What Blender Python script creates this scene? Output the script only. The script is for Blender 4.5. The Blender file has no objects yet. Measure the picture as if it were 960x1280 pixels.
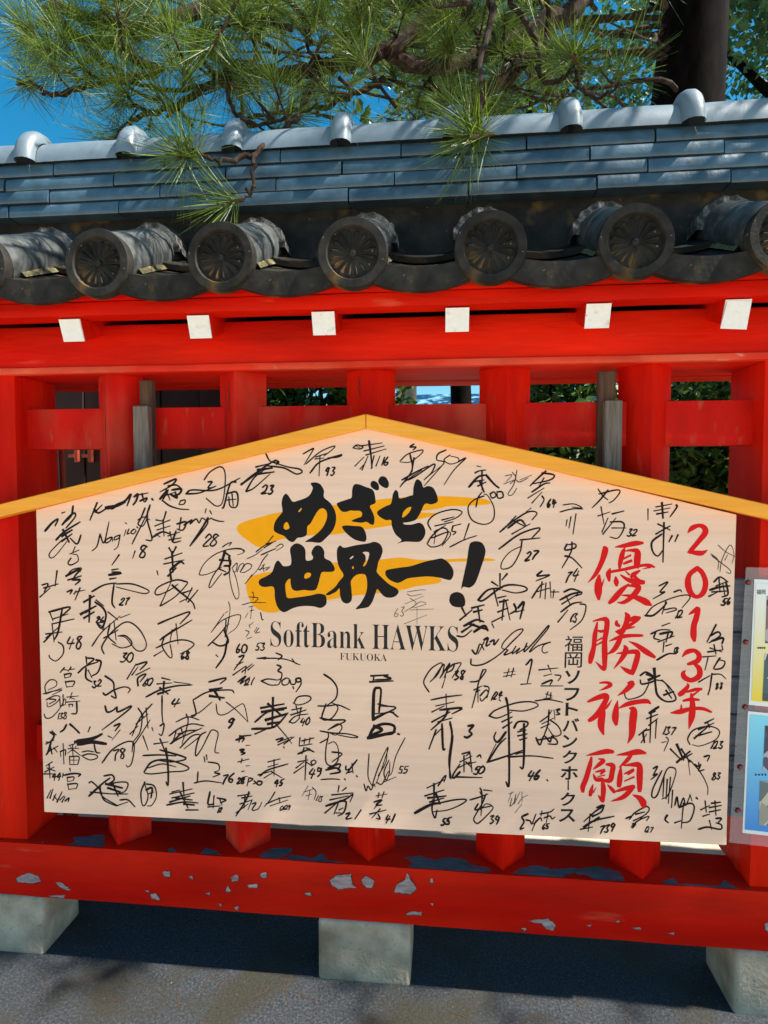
import bpy, bmesh, math, random
from mathutils import Vector, Matrix
random.seed(7)
sc = bpy.context.scene
COL = sc.collection
# ------------------------------------------------------------------ camera, sky, sun, exposure
F_PX, YAW, PITCH = 747.72, 0.1019, -0.0485            # photograph is 960 x 1280
CAM = Vector((1.0259, -1.7451, 1.508))
ROT = Matrix.Rotation(YAW, 3, 'Z') @ Matrix.Rotation(PITCH, 3, 'X')
cd = bpy.data.cameras.new('camera'); cam = bpy.data.objects.new('camera', cd); COL.objects.link(cam)
cam.location = CAM
cam.rotation_euler = (ROT @ Matrix.Rotation(math.pi / 2, 3, 'X')).to_euler()
cd.sensor_fit = 'VERTICAL'; cd.sensor_height = 32.0; cd.lens = 32.0 * F_PX / 1280.0
cd.clip_start = 0.05; cd.clip_end = 800
sc.camera = cam
SUN_DIR = Vector((0.75, -0.101, 1.0)).normalized()      # from the eave's shadow edge on the pavement and behind the fence
w = bpy.data.worlds.new('World'); sc.world = w; w.use_nodes = True
nt = w.node_tree; bg = nt.nodes['Background']
sky = nt.nodes.new('ShaderNodeTexSky'); sky.sky_type = 'NISHITA'; sky.sun_disc = False
sky.sun_elevation = math.asin(SUN_DIR.z); sky.sun_rotation = math.atan2(SUN_DIR.x, SUN_DIR.y)
sky.air_density = 1.0; sky.dust_density = 0.4; sky.ozone_density = 2.0
hs = nt.nodes.new('ShaderNodeHueSaturation'); hs.inputs['Saturation'].default_value = 1.45; hs.inputs['Hue'].default_value = 0.480
nt.links.new(sky.outputs[0], hs.inputs['Color']); nt.links.new(hs.outputs[0], bg.inputs[0]); bg.inputs[1].default_value = 0.08
sl = bpy.data.lights.new('sun', 'SUN'); sun = bpy.data.objects.new('sun', sl); COL.objects.link(sun)
sl.energy = 5.0; sl.angle = math.radians(0.5); sl.color = (1.0, 0.95, 0.86)
sun.rotation_euler = SUN_DIR.to_track_quat('Z', 'Y').to_euler(); sun.location = (3, 4, 8)
sc.view_settings.view_transform = 'Standard'; sc.view_settings.look = 'None'
sc.view_settings.gamma = 1; sc.view_settings.use_curve_mapping = False
sc.view_settings.exposure = 1.2

def at(px, py, Y=None, Z=None):
    """point of the place seen at photo pixel, on the vertical plane Y or level plane Z that the thing touches"""
    d = ROT @ Vector(((px - 480) / F_PX, 1.0, (640 - py) / F_PX))
    t = (Y - CAM.y) / d.y if Y is not None else (Z - CAM.z) / d.z
    return CAM + d * t

# ------------------------------------------------------------------ helpers
def link(o, parent=None):
    COL.objects.link(o)
    if parent is not None: o.parent = parent
    return o
def tag(o, label=None, cat=None, group=None, kind=None):
    if label: o['label'] = label
    if cat: o['category'] = cat
    if group: o['group'] = group
    if kind: o['kind'] = kind
    return o
def empty(name, loc=(0, 0, 0)):
    o = bpy.data.objects.new(name, None); o.location = loc; o.empty_display_size = 0.1
    return link(o)
def child_of(o, parent):
    """parent without moving: things' empties are never rotated or scaled"""
    o.parent = parent; o.matrix_parent_inverse = Matrix.Translation(-Vector(parent.location)); return o
class MB:
    def __init__(s): s.v = []; s.f = []
    def add(s, vs, fs):
        n = len(s.v); s.v += [tuple(v) for v in vs]; s.f += [tuple(i + n for i in f) for f in fs]
    def box(s, x0, x1, y0, y1, z0, z1):
        s.add([(x0,y0,z0),(x1,y0,z0),(x1,y1,z0),(x0,y1,z0),(x0,y0,z1),(x1,y0,z1),(x1,y1,z1),(x0,y1,z1)],
              [(0,3,2,1),(4,5,6,7),(0,1,5,4),(1,2,6,5),(2,3,7,6),(3,0,4,7)])
    def tube(s, pts, rad, n=8):
        pts = [Vector(p) for p in pts]; N = len(pts); vs = []; prev = None
        for i, p in enumerate(pts):
            d = (pts[min(i+1, N-1)] - pts[max(i-1, 0)]).normalized()
            a = prev if prev is not None else (Vector((0,0,1)) if abs(d.z) < 0.9 else Vector((1,0,0)))
            a = (a - d * a.dot(d)); a = a.normalized() if a.length > 1e-6 else d.orthogonal().normalized()
            prev = a; b = d.cross(a); r = rad[i] if hasattr(rad, '__len__') else rad
            for k in range(n):
                t = 2 * math.pi * k / n; vs.append(p + (a * math.cos(t) + b * math.sin(t)) * r)
        fs = [(i*n+k, i*n+(k+1) % n, (i+1)*n+(k+1) % n, (i+1)*n+k) for i in range(N-1) for k in range(n)]
        fs += [tuple(range(n-1, -1, -1)), tuple(range((N-1)*n, N*n))]
        s.add(vs, fs)
    def prism(s, poly, fn0, fn1):
        """closed 2-D outline swept between two placements"""
        n = len(poly)
        s.add([fn0(*p) for p in poly] + [fn1(*p) for p in poly],
              [tuple(range(n))[::-1], tuple(range(n, 2*n))] + [(i, (i+1) % n, n+(i+1) % n, n+i) for i in range(n)])
    def mesh(s, name, mat=None, smooth=False, bevel=0, seg=1, fix=True):
        me = bpy.data.meshes.new(name); me.from_pydata(s.v, [], s.f)
        bm = bmesh.new(); bm.from_mesh(me)
        if fix: bmesh.ops.recalc_face_normals(bm, faces=bm.faces)
        if bevel:
            es = [e for e in bm.edges if len(e.link_faces) == 2 and e.calc_face_angle(0) > 0.6]
            bmesh.ops.bevel(bm, geom=es, offset=bevel, segments=seg, affect='EDGES', profile=0.6, clamp_overlap=True)
        if smooth:
            for f in bm.faces: f.smooth = True
            for e in bm.edges:
                if len(e.link_faces) == 2 and e.calc_face_angle(0) > 0.7: e.smooth = False
        bm.to_mesh(me); bm.free()
        if mat: me.materials.append(mat)
        return me
    def obj(s, name, mat, parent=None, **k):
        o = bpy.data.objects.new(name, s.mesh(name, mat, **k)); link(o)
        if parent is not None: child_of(o, parent)
        return o

# ------------------------------------------------------------------ materials
def mat(name, col, rough=0.6, var=0.0, scale=8.0, col2=None, amt=0.5, soft=0.12, bump=0.0, bscale=60.0, stretch=(1,1,1), spec=0.5,
        rnd=0.0, extra=None, detail=6.0, trans=0.0):
    m = bpy.data.materials.new(name); m.use_nodes = True
    n = m.node_tree.nodes; L = m.node_tree.links; b = n['Principled BSDF']
    b.inputs['Roughness'].default_value = rough; b.inputs['Specular IOR Level'].default_value = spec
    tc = n.new('ShaderNodeTexCoord'); mp = n.new('ShaderNodeMapping'); mp.inputs['Scale'].default_value = stretch
    L.new(tc.outputs['Object'], mp.inputs['Vector'])
    def noise(sc_, det=detail):
        t = n.new('ShaderNodeTexNoise'); t.inputs['Scale'].default_value = sc_; t.inputs['Detail'].default_value = det
        L.new(mp.outputs[0], t.inputs['Vector']); return t
    c = n.new('ShaderNodeRGB'); c.outputs[0].default_value = (*col, 1); cur = c.outputs[0]
    if col2 is not None:
        t = noise(scale); r = n.new('ShaderNodeMapRange')
        r.inputs['From Min'].default_value = amt - soft; r.inputs['From Max'].default_value = amt + soft
        L.new(t.outputs['Fac'], r.inputs['Value'])
        x = n.new('ShaderNodeMix'); x.data_type = 'RGBA'; L.new(r.outputs[0], x.inputs[0]); L.new(cur, x.inputs[6])
        x.inputs[7].default_value = (*col2, 1); cur = x.outputs[2]
    if extra:                                              # list of (scale, threshold, softness, colour)
        for (s2, a2, sf, c2) in extra:
            t = noise(s2); r = n.new('ShaderNodeMapRange')
            r.inputs['From Min'].default_value = a2 - sf; r.inputs['From Max'].default_value = a2 + sf
            L.new(t.outputs['Fac'], r.inputs['Value'])
            x = n.new('ShaderNodeMix'); x.data_type = 'RGBA'; L.new(r.outputs[0], x.inputs[0]); L.new(cur, x.inputs[6])
            x.inputs[7].default_value = (*c2, 1); cur = x.outputs[2]
    if var or rnd:
        h = n.new('ShaderNodeHueSaturation'); L.new(cur, h.inputs['Color'])
        ad = n.new('ShaderNodeMath'); ad.operation = 'ADD'; ad.inputs[0].default_value = 1.0 ; ad.inputs[1].default_value = 0.0
        if var:
            t = noise(scale * 2.3); r = n.new('ShaderNodeMapRange')
            r.inputs['From Min'].default_value = 0.25; r.inputs['From Max'].default_value = 0.75
            r.inputs['To Min'].default_value = 1 - var; r.inputs['To Max'].default_value = 1 + var
            L.new(t.outputs['Fac'], r.inputs['Value']); L.new(r.outputs[0], ad.inputs[0])
        if rnd:
            oi = n.new('ShaderNodeObjectInfo'); r = n.new('ShaderNodeMapRange')
            r.inputs['To Min'].default_value = -rnd; r.inputs['To Max'].default_value = rnd
            L.new(oi.outputs['Random'], r.inputs['Value']); L.new(r.outputs[0], ad.inputs[1])
        L.new(ad.outputs[0], h.inputs['Value']); cur = h.outputs[0]
    L.new(cur, b.inputs['Base Color'])
    if bump:
        t = noise(bscale); bp = n.new('ShaderNodeBump'); bp.inputs['Strength'].default_value = bump; bp.inputs['Distance'].default_value = 0.004
        L.new(t.outputs['Fac'], bp.inputs['Height']); L.new(bp.outputs[0], b.inputs['Normal'])
    if trans:
        tr = n.new('ShaderNodeBsdfTranslucent'); L.new(cur, tr.inputs['Color'])
        mx = n.new('ShaderNodeMixShader'); mx.inputs[0].default_value = trans
        L.new(b.outputs[0], mx.inputs[1]); L.new(tr.outputs[0], mx.inputs[2])
        L.new(mx.outputs[0], n['Material Output'].inputs['Surface'])
    return m
M = {}
M['red'] = mat('vermilion_paint', (0.56, 0.006, 0.002), 0.5, var=0.22, scale=5, col2=(0.68, 0.015, 0.003), bump=0.6, bscale=45, spec=0.06, stretch=(0.22, 1, 1.3),
               extra=[(17, 0.73, 0.05, (0.66, 0.065, 0.03)), (7, 0.66, 0.10, (0.46, 0.012, 0.004)), (60, 0.735, 0.02, (0.25, 0.06, 0.035))])
M['red_worn'] = mat('worn_vermilion_paint', (0.55, 0.008, 0.003), 0.6, var=0.2, scale=6, col2=(0.55, 0.06, 0.03), amt=0.6, soft=0.1, bump=0.35, bscale=45, spec=0.1,
                    stretch=(1, 1, 0.35), extra=[(26, 0.70, 0.06, (0.46, 0.07, 0.04)), (70, 0.74, 0.02, (0.16, 0.05, 0.035))])
M['red_v'] = mat('vermilion_paint_upright', (0.56, 0.006, 0.002), 0.5, var=0.24, scale=5, col2=(0.68, 0.015, 0.003), bump=0.6, bscale=45, spec=0.06, stretch=(1.3, 1.3, 0.22), extra=[(17, 0.72, 0.05, (0.62, 0.065, 0.03)), (55, 0.73, 0.02, (0.22, 0.05, 0.03))])
M['red_edge'] = mat('rubbed_vermilion_edge', (0.66, 0.030, 0.012), 0.5, var=0.2, scale=8, col2=(0.72, 0.12, 0.06), amt=0.55, soft=0.12, spec=0.1, stretch=(0.4, 1, 1), extra=[(30, 0.68, 0.03, (0.70, 0.25, 0.16))])
M['crack'] = mat('cracked_wood_gap', (0.05, 0.02, 0.015), 0.9)
M['chip_rim'] = mat('dark_chip_rim', (0.16, 0.012, 0.010), 0.7)  # darker red-brown outline around the front chips, set slightly low
M['chip'] = mat('bare_wood_chip', (0.27, 0.20, 0.20), 0.85, var=0.35, scale=60, col2=(0.40, 0.31, 0.30), stretch=(0.3, 1, 1))
M['chip_top'] = mat('sky_tinted_bare_chip', (0.085, 0.13, 0.17), 0.5, var=0.35, scale=30, col2=(0.07, 0.10, 0.10), stretch=(0.4, 1, 1))  # worn chips on the sill top, sky reflection put into their blue
M['white'] = mat('white_paint', (0.78, 0.79, 0.80), 0.5, var=0.06, scale=30, extra=[(28, 0.66, 0.06, (0.60, 0.55, 0.52)), (50, 0.70, 0.02, (0.42, 0.28, 0.24))])
M['panel'] = mat('pale_planed_wood', (0.83, 0.555, 0.41), 0.55, var=0.05, scale=2.6, col2=(0.88, 0.615, 0.465), soft=0.25, stretch=(0.5, 1, 14), spec=0.3, bump=0.04, bscale=30)
M['trim'] = mat('golden_planed_wood', (0.92, 0.34, 0.020), 0.45, var=0.10, scale=4, col2=(0.96, 0.42, 0.040), soft=0.2, stretch=(0.6, 1, 10), spec=0.3, bump=0.05, bscale=30)
M['ink'] = mat('black_marker_ink', (0.014, 0.008, 0.009), 0.6, spec=0.12)
M['ink_thin'] = mat('thin_pen_ink', (0.06, 0.045, 0.05), 0.6, spec=0.15)
M['brush'] = mat('black_printed_ink', (0.006, 0.005, 0.006), 0.4, spec=0.15)
M['logo'] = mat('dark_grey_printed_ink', (0.016, 0.017, 0.02), 0.5, spec=0.2)
M['orange'] = mat('orange_printed_ink', (0.97, 0.38, 0.001), 0.5, var=0.04, scale=20, spec=0.15)
M['redink'] = mat('red_printed_ink', (0.72, 0.003, 0.006), 0.5, spec=0.15)
M['stone'] = mat('pale_concrete', (0.45, 0.335, 0.225), 0.9, var=0.3, scale=7, col2=(0.50, 0.40, 0.28), bump=0.5, bscale=90,
                 extra=[(5, 0.60, 0.10, (0.26, 0.18, 0.11)), (160, 0.66, 0.03, (0.22, 0.20, 0.18))])
M['tile'] = mat('smoked_roof_tile', (0.036, 0.070, 0.098), 0.36, var=0.35, scale=9, col2=(0.058, 0.10, 0.132), bump=0.3, bscale=55, rnd=0.28, spec=0.7,
                extra=[(30, 0.70, 0.04, (0.05, 0.05, 0.04))])
M['ridge'] = mat('pale_ridge_tile', (0.15, 0.195, 0.23), 0.45, var=0.15, scale=10, bump=0.1, bscale=80, rnd=0.08, spec=0.6, extra=[(22, 0.68, 0.04, (0.16, 0.16, 0.15))])
M['eave'] = mat('shaded_eave_tile', (0.015, 0.0135, 0.012), 0.6, var=0.3, scale=14, col2=(0.028, 0.025, 0.021), bump=0.3, bscale=90, rnd=0.25, spec=0.12,
                extra=[(12, 0.64, 0.05, (0.09, 0.055, 0.022)), (70, 0.72, 0.03, (0.20, 0.19, 0.16))])  # shade put into the colour: darker copy of the round tiles' material
M['rock'] = mat('dark_garden_rock', (0.09, 0.085, 0.08), 0.9, var=0.4, scale=6, col2=(0.045, 0.042, 0.04), bump=1.0, bscale=25)
M['tube'] = mat('sunlit_round_tile', (0.050, 0.056, 0.054), 0.45, var=0.4, scale=14, col2=(0.11, 0.115, 0.11), bump=0.2, bscale=90, rnd=0.15, extra=[(40, 0.68, 0.03, (0.15, 0.14, 0.08))])  # sunlight put into the colour: greyer, lighter copy of the eave material
M['grit'] = mat('pale_grit', (0.10, 0.10, 0.095), 0.9, var=0.5, scale=60, col2=(0.03, 0.028, 0.025), soft=0.05)
M['mortar'] = mat('lichened_mortar', (0.20, 0.165, 0.07), 0.95, var=0.5, scale=45, col2=(0.09, 0.075, 0.035), bump=1.0, bscale=120)
M['plaster'] = mat('speckled_old_plaster', (0.13, 0.12, 0.11), 0.95, var=0.3, scale=40, col2=(0.035, 0.032, 0.03), amt=0.5, soft=0.05, bump=1.0, bscale=120)
M['batten'] = mat('weathered_grey_wood', (0.20, 0.17, 0.145), 0.85, var=0.3, scale=14, col2=(0.11, 0.085, 0.065), stretch=(5, 5, 0.4), bump=0.6, bscale=60, extra=[(8, 0.70, 0.02, (0.05, 0.04, 0.035))])
M['batten_dark'] = mat('dark_brown_wood', (0.11, 0.055, 0.025), 0.85, var=0.3, scale=14, col2=(0.06, 0.03, 0.018), stretch=(5, 5, 0.4), bump=0.6, bscale=60)
M['plank'] = mat('blue_grey_weathered_plank', (0.17, 0.19, 0.23), 0.8, var=0.25, scale=10, col2=(0.11, 0.12, 0.15), stretch=(0.5, 1, 6), bump=0.5, bscale=50, rnd=0.12)
M['pole'] = mat('old_red_pole_paint', (0.30, 0.045, 0.02), 0.6, var=0.25, scale=12)
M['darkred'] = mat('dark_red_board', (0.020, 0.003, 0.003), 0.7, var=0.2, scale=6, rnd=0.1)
M['sand'] = mat('pale_sandy_ground', (0.58, 0.49, 0.36), 0.95, var=0.2, scale=3, col2=(0.48, 0.40, 0.28), bump=0.8, bscale=60)
M['bark'] = mat('pine_bark', (0.020, 0.012, 0.009), 0.95, var=0.5, scale=30, col2=(0.048, 0.033, 0.025), bump=1.0, bscale=40, stretch=(1, 1, 0.5), spec=0.1)
M['bark_dark'] = mat('dark_trunk_bark', (0.008, 0.005, 0.0045), 0.95, var=0.5, scale=9, col2=(0.003, 0.0025, 0.002), soft=0.06, bump=1.0, bscale=14, stretch=(1, 1, 0.35), spec=0.05)
M['bud'] = mat('brown_pine_bud', (0.085, 0.035, 0.014), 0.8, var=0.3, scale=50)
M['laminate_white'] = mat('white_print', (0.80, 0.84, 0.86), 0.35, spec=0.5)
M['yellow'] = mat('yellow_print', (0.85, 0.68, 0.02), 0.35)
M['blue'] = mat('blue_print', (0.02, 0.38, 0.80), 0.35)
M['text'] = mat('printed_black', (0.012, 0.011, 0.014), 0.5, spec=0.15)
M['pin'] = mat('maroon_thumbtack', (0.20, 0.02, 0.018), 0.4)
M['roofblue'] = mat('far_blue_roof', (0.16, 0.36, 0.50), 0.6, var=0.1, scale=4)
M['farwall'] = mat('far_pale_wall', (0.62, 0.62, 0.58), 0.8, var=0.1, scale=3)

def pavement_mat():
    m = bpy.data.materials.new('worn_asphalt'); m.use_nodes = True; n = m.node_tree.nodes; L = m.node_tree.links; b = n['Principled BSDF']
    b.inputs['Roughness'].default_value = 0.9
    tc = n.new('ShaderNodeTexCoord')
    def noise(s, d=8, r=0.6):
        t = n.new('ShaderNodeTexNoise'); t.inputs['Scale'].default_value = s; t.inputs['Detail'].default_value = d; t.inputs['Roughness'].default_value = r
        L.new(tc.outputs['Object'], t.inputs['Vector']); return t.outputs['Fac']
    def ramp(src, stops):
        r = n.new('ShaderNodeValToRGB'); L.new(src, r.inputs[0]); e = r.color_ramp.elements
        while len(e) < len(stops): e.new(0.5)
        for k, (p, c) in enumerate(stops): e[k].position = p; e[k].color = (*c, 1)
        return r.outputs[0]
    def mix(f, a, c, mode='MIX'):
        x = n.new('ShaderNodeMix'); x.data_type = 'RGBA'; x.blend_type = mode
        if isinstance(f, float): x.inputs[0].default_value = f
        else: L.new(f, x.inputs[0])
        L.new(a, x.inputs[6]); L.new(c, x.inputs[7]); return x.outputs[2]
    vo = n.new('ShaderNodeTexVoronoi'); vo.inputs['Scale'].default_value = 150; L.new(tc.outputs['Object'], vo.inputs['Vector'])
    grain = ramp(noise(130, 5, 0.75), [(0.34, (0.003, 0.005, 0.007)), (0.50, (0.014, 0.020, 0.027)), (0.65, (0.085, 0.098, 0.112))])
    peb = n.new('ShaderNodeHueSaturation'); peb.inputs['Saturation'].default_value = 0.12; peb.inputs['Value'].default_value = 0.06
    L.new(vo.outputs['Color'], peb.inputs['Color'])
    base = mix(0.35, grain, peb.outputs[0])
    brown = ramp(noise(120, 4, 0.7), [(0.3, (0.008, 0.007, 0.004)), (0.7, (0.045, 0.038, 0.018))])
    st = n.new('ShaderNodeMapRange'); st.inputs['From Min'].default_value = 0.50; st.inputs['From Max'].default_value = 0.64; st.inputs['To Max'].default_value = 0.85
    L.new(noise(3.2, 5, 0.55), st.inputs['Value'])
    L.new(mix(st.outputs[0], base, brown), b.inputs['Base Color'])
    bp = n.new('ShaderNodeBump'); bp.inputs['Strength'].default_value = 0.8; bp.inputs['Distance'].default_value = 0.006
    L.new(noise(110, 5, 0.7), bp.inputs['Height']); L.new(bp.outputs[0], b.inputs['Normal'])
    return m
M['pavement'] = pavement_mat()

def photo_mat(name, seed, cols):
    m = bpy.data.materials.new(name); m.use_nodes = True; n = m.node_tree.nodes; L = m.node_tree.links; b = n['Principled BSDF']
    b.inputs['Roughness'].default_value = 0.3
    tc = n.new('ShaderNodeTexCoord'); mp = n.new('ShaderNodeMapping'); mp.inputs['Location'].default_value = (seed, seed * 2, seed * 3)
    L.new(tc.outputs['Object'], mp.inputs[0])
    t = n.new('ShaderNodeTexVoronoi'); t.inputs['Scale'].default_value = 26; L.new(mp.outputs[0], t.inputs['Vector'])
    sx = n.new('ShaderNodeSeparateColor'); L.new(t.outputs['Color'], sx.inputs[0])
    r = n.new('ShaderNodeValToRGB'); L.new(sx.outputs[0], r.inputs[0]); r.color_ramp.interpolation = 'CONSTANT'; e = r.color_ramp.elements
    while len(e) < len(cols): e.new(0.5)
    for k, c in enumerate(cols): e[k].position = k / len(cols); e[k].color = (*c, 1)
    L.new(r.outputs[0], b.inputs['Base Color']); return m

def leaf_mat(name, a, bcol, trans=0.35, rough=0.45):
    m = bpy.data.materials.new(name); m.use_nodes = True; n = m.node_tree.nodes; L = m.node_tree.links; b = n['Principled BSDF']
    b.inputs['Roughness'].default_value = rough
    g = n.new('ShaderNodeNewGeometry'); r = n.new('ShaderNodeValToRGB'); L.new(g.outputs['Random Per Island'], r.inputs[0])
    r.color_ramp.elements[0].color = (*a, 1); r.color_ramp.elements[1].color = (*bcol, 1)
    e = r.color_ramp.elements.new(0.55); e.color = (*[u * .72 + v * .28 for u, v in zip(a, bcol)], 1)
    L.new(r.outputs[0], b.inputs['Base Color'])
    tr = n.new('ShaderNodeBsdfTranslucent'); L.new(r.outputs[0], tr.inputs[0])
    mx = n.new('ShaderNodeMixShader'); mx.inputs[0].default_value = trans
    L.new(b.outputs[0], mx.inputs[1]); L.new(tr.outputs[0], mx.inputs[2]); L.new(mx.outputs[0], n['Material Output'].inputs[0])
    return m
M['needle'] = leaf_mat('pine_needles', (0.012, 0.050, 0.005), (0.27, 0.37, 0.022), 0.28, 0.5)
M['leaf'] = leaf_mat('glossy_shrub_leaves', (0.030, 0.085, 0.015), (0.14, 0.24, 0.04), 0.3, 0.3)
M['leaf_far'] = leaf_mat('distant_tree_leaves', (0.03, 0.09, 0.03), (0.07, 0.16, 0.06), 0.4, 0.5)

# ------------------------------------------------------------------ setting
def sheet(name, x0, x1, y0, y1, z, m):
    b = MB(); b.add([(x0,y0,z),(x1,y0,z),(x1,y1,z),(x0,y1,z)], [(0,1,2,3)])
    return tag(b.obj(name, m), kind='structure')
sheet('ground', -200, 200, -200, 200, -0.004, M['sand'])
sheet('pavement', -30, 30, -0.75, 0.30, 0.0, M['pavement'])  # stops short so unseen pale ground in front bounces light onto the board

# ------------------------------------------------------------------ the roofed fence
ZS = 0.36                                   # top of the sill beam
S = 0.40                                    # spacing of the diamond-set bars
fence = tag(empty('roofed_fence', (0.8, 0.1, 0)), 'vermilion wooden fence with diamond-set bars under a dark tiled roof', 'fence')
X0, X1 = -1.35, 3.9
YF, YB = -0.0164, 0.235                     # faces of sill and top beam
def beam(name, x0, x1, y0, y1, z0, z1, m, bevel=0.006):
    b = MB(); n = max(1, int((x1 - x0) / 0.11)); j = lambda: random.uniform(-.0009, .0009); vs = []
    for i in range(n + 1):
        x = x0 + (x1 - x0) * i / n; vs += [(x, y0 + j(), z0 + j()), (x, y1 + j(), z0 + j()), (x, y1 + j(), z1 + j()), (x, y0 + j(), z1 + j())]
    b.add(vs, [(4*i+k, 4*i+(k+1) % 4, 4*i+4+(k+1) % 4, 4*i+4+k) for i in range(n) for k in range(4)] + [(0, 1, 2, 3), (4*n+3, 4*n+2, 4*n+1, 4*n)])
    return b.obj(name, m, fence, bevel=bevel, seg=2, smooth=True)
sill = beam('sill_beam', X0, X1, YF, 0.152, ZS - 0.1757, ZS, M['red'], 0.007)
beam('top_beam', X0, X1, YF, YB, ZS + 1.4824, ZS + 1.622, M['red'], 0.006)
beam('back_beam', X0, X1, YB + 0.004, 0.337, ZS + 1.480, ZS + 1.622, M['red'], 0.006)
# the groove line along the foot of the top beam
beam('beam_moulding', X0, X1, YF - 0.007, YF + 0.02, ZS + 1.4794, ZS + 1.499, M['red_edge'], 0.004)
W = 0.0753
POSTS = (-1, 5)
def crack(parent, x, y, z0, z1, nx, ny, w=0.004):
    """a drying crack: a thin dark wedge set on the face whose along-face direction is (nx, ny)"""
    b = MB(); n = 9; L_, R_ = [], []
    for i in range(n):
        t = i / (n - 1); z = z0 + (z1 - z0) * t; ww = w * math.sin(math.pi * min(max(t, 0.03), 0.97)) * random.uniform(0.4, 1.0); j = random.uniform(-1, 1) * 0.004
        L_.append((x + nx * (j - ww / 2), y + ny * (j - ww / 2), z)); R_.append((x + nx * (j + ww / 2), y + ny * (j + ww / 2), z))
    b.add(L_ + R_, [(i, i + 1, n + i + 1, n + i) for i in range(n - 1)])
    o = b.obj('crack', M['crack'], None)
    o.parent = parent
    return o
for k in range(-3, 10):
    if k in POSTS: continue
    x = k * S
    b = MB(); p = [(x, 0), (x + W, W), (x, 2 * W), (x - W, W)]
    zs = [ZS - 0.002, ZS + 1.4835]
    b.prism(p, lambda a, c: (a, c, zs[0]), lambda a, c: (a, c, zs[1]))
    o = b.obj('bar', M['red_worn'] if k in (0, 1) else M['red_v'], fence, bevel=0.004, seg=2, smooth=True)
    d = 1 / math.sqrt(2)
    if k == 0: crack(o, x - 0.022, 0.022 - 0.0015, ZS + 1.18, ZS + 1.47, -d, d, 0.006); crack(o, x - 0.014, 0.014 - 0.0015, ZS + 1.10, ZS + 1.25, -d, d, 0.005)
    if k == 1: crack(o, x - 0.045, 0.045 - 0.0015, ZS + 1.20, ZS + 1.45, -d, d, 0.006); crack(o, x - 0.030, 0.030 - 0.0015, ZS + 1.36, ZS + 1.46, -d, d, 0.008)
    if k == 2: crack(o, x - 0.030, 0.030 - 0.0015, ZS + 1.40, ZS + 1.47, -d, d, 0.007)
for k, xa, xb in ((-1, -0.50, -0.305), (5, 1.892, 2.09)):
    b = MB(); b.box(xa, xb, 0.0, 0.20, ZS - 0.002, ZS + 1.4835)
    b.obj('post', M['red_v'], fence, bevel=0.006, seg=2, smooth=True)
xs = [-1.3] + [k * S for k in range(-3, 8)] + [2.9]
for (z0, z1, ya, yb, nm) in ((ZS + 1.255, ZS + 1.383, 0.055, 0.10, 'rail'), (ZS + 0.235, ZS + 0.356, 0.055, 0.10, 'rail')):
    b = MB(); b.box(X0, X1, ya, yb, z0, z1)
    b.obj(nm, M['red_worn'], fence, bevel=0.004, seg=2, smooth=True)

# paint chips on the sill, traced where they sit on its front face and on its top
CH_F = [((0,980,4), "80,475 110,455 150,445 190,460 205,485 160,495 90,490; 280,490 310,495 355,530 330,530 300,515; 815,440 850,435 850,460 820,462; 750,550 780,545 800,580 760,575; 245,558 325,558 320,567 250,564; 725,535 745,533 740,545; 940,465 962,460 965,475"),
 ((240,1000,4), "195,385 230,372 232,400 200,410; 340,370 370,362 372,388 345,388; 280,428 325,420 325,440 285,438; 170,455 180,430 195,455 180,462; 690,405 720,378 795,370 800,420 820,438 730,445 700,430; 845,400 870,380 912,405 900,440 870,440; 560,465 590,462 595,480 575,480; 65,465 90,462 88,475; 210,540 235,530 225,555; 130,520 150,520 145,532"),
 ((480,1000,4), "50,460 65,420 100,405 115,365 130,395 160,440 135,472 90,465; 230,395 245,390 248,412 232,415; 110,575 130,558 185,560 185,575; 720,605 760,600 820,595 860,625 845,655 810,645 790,620; 685,640 710,640 708,655; 235,520 248,518 245,530"),
 ((720,1030,4), "185,485 215,482 218,492; 280,520 320,515 325,527; 460,545 490,543 488,553; 945,500 975,480 985,550 950,530; 55,505 75,503 72,513")]
CH_T = [((0,980,4), "335,300 375,290 365,265 420,262 520,250 525,310 470,322 360,310; 830,350 840,325 860,315 880,340 910,350; 195,290 220,288 215,298"),
 ((240,1000,4), "40,270 70,240 110,250 155,275 120,290; 330,275 400,240 500,240 500,262 440,290 360,295; 430,310 500,275 600,290 650,265 680,300 790,320 700,325 520,318"),
 ((480,1000,4), "100,345 150,315 100,285 190,280 250,300 330,285 400,300 440,325 520,340 540,370 400,365 250,355; 630,375 680,340 770,325 830,345 960,340 960,360 880,390 760,380"),
 ((720,1030,4), "0,225 100,210 130,215 220,240 245,285 150,290 80,275 60,255 0,250; 430,285 490,270 510,300 600,300 720,310 740,280 780,300 820,330 700,340 560,318 450,305; 855,325 880,322 882,345 860,345")]
def rough_poly(pts, amp):
    out = []
    for i, p in enumerate(pts):
        q = pts[(i + 1) % len(pts)]; L_ = math.dist(p, q); n = max(1, int(L_ / (amp * 4)))
        for j in range(n):
            t = j / n; out.append((p[0] + (q[0]-p[0]) * t + random.uniform(-amp, amp), p[1] + (q[1]-p[1]) * t + random.uniform(-amp, amp)))
    return out
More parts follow.
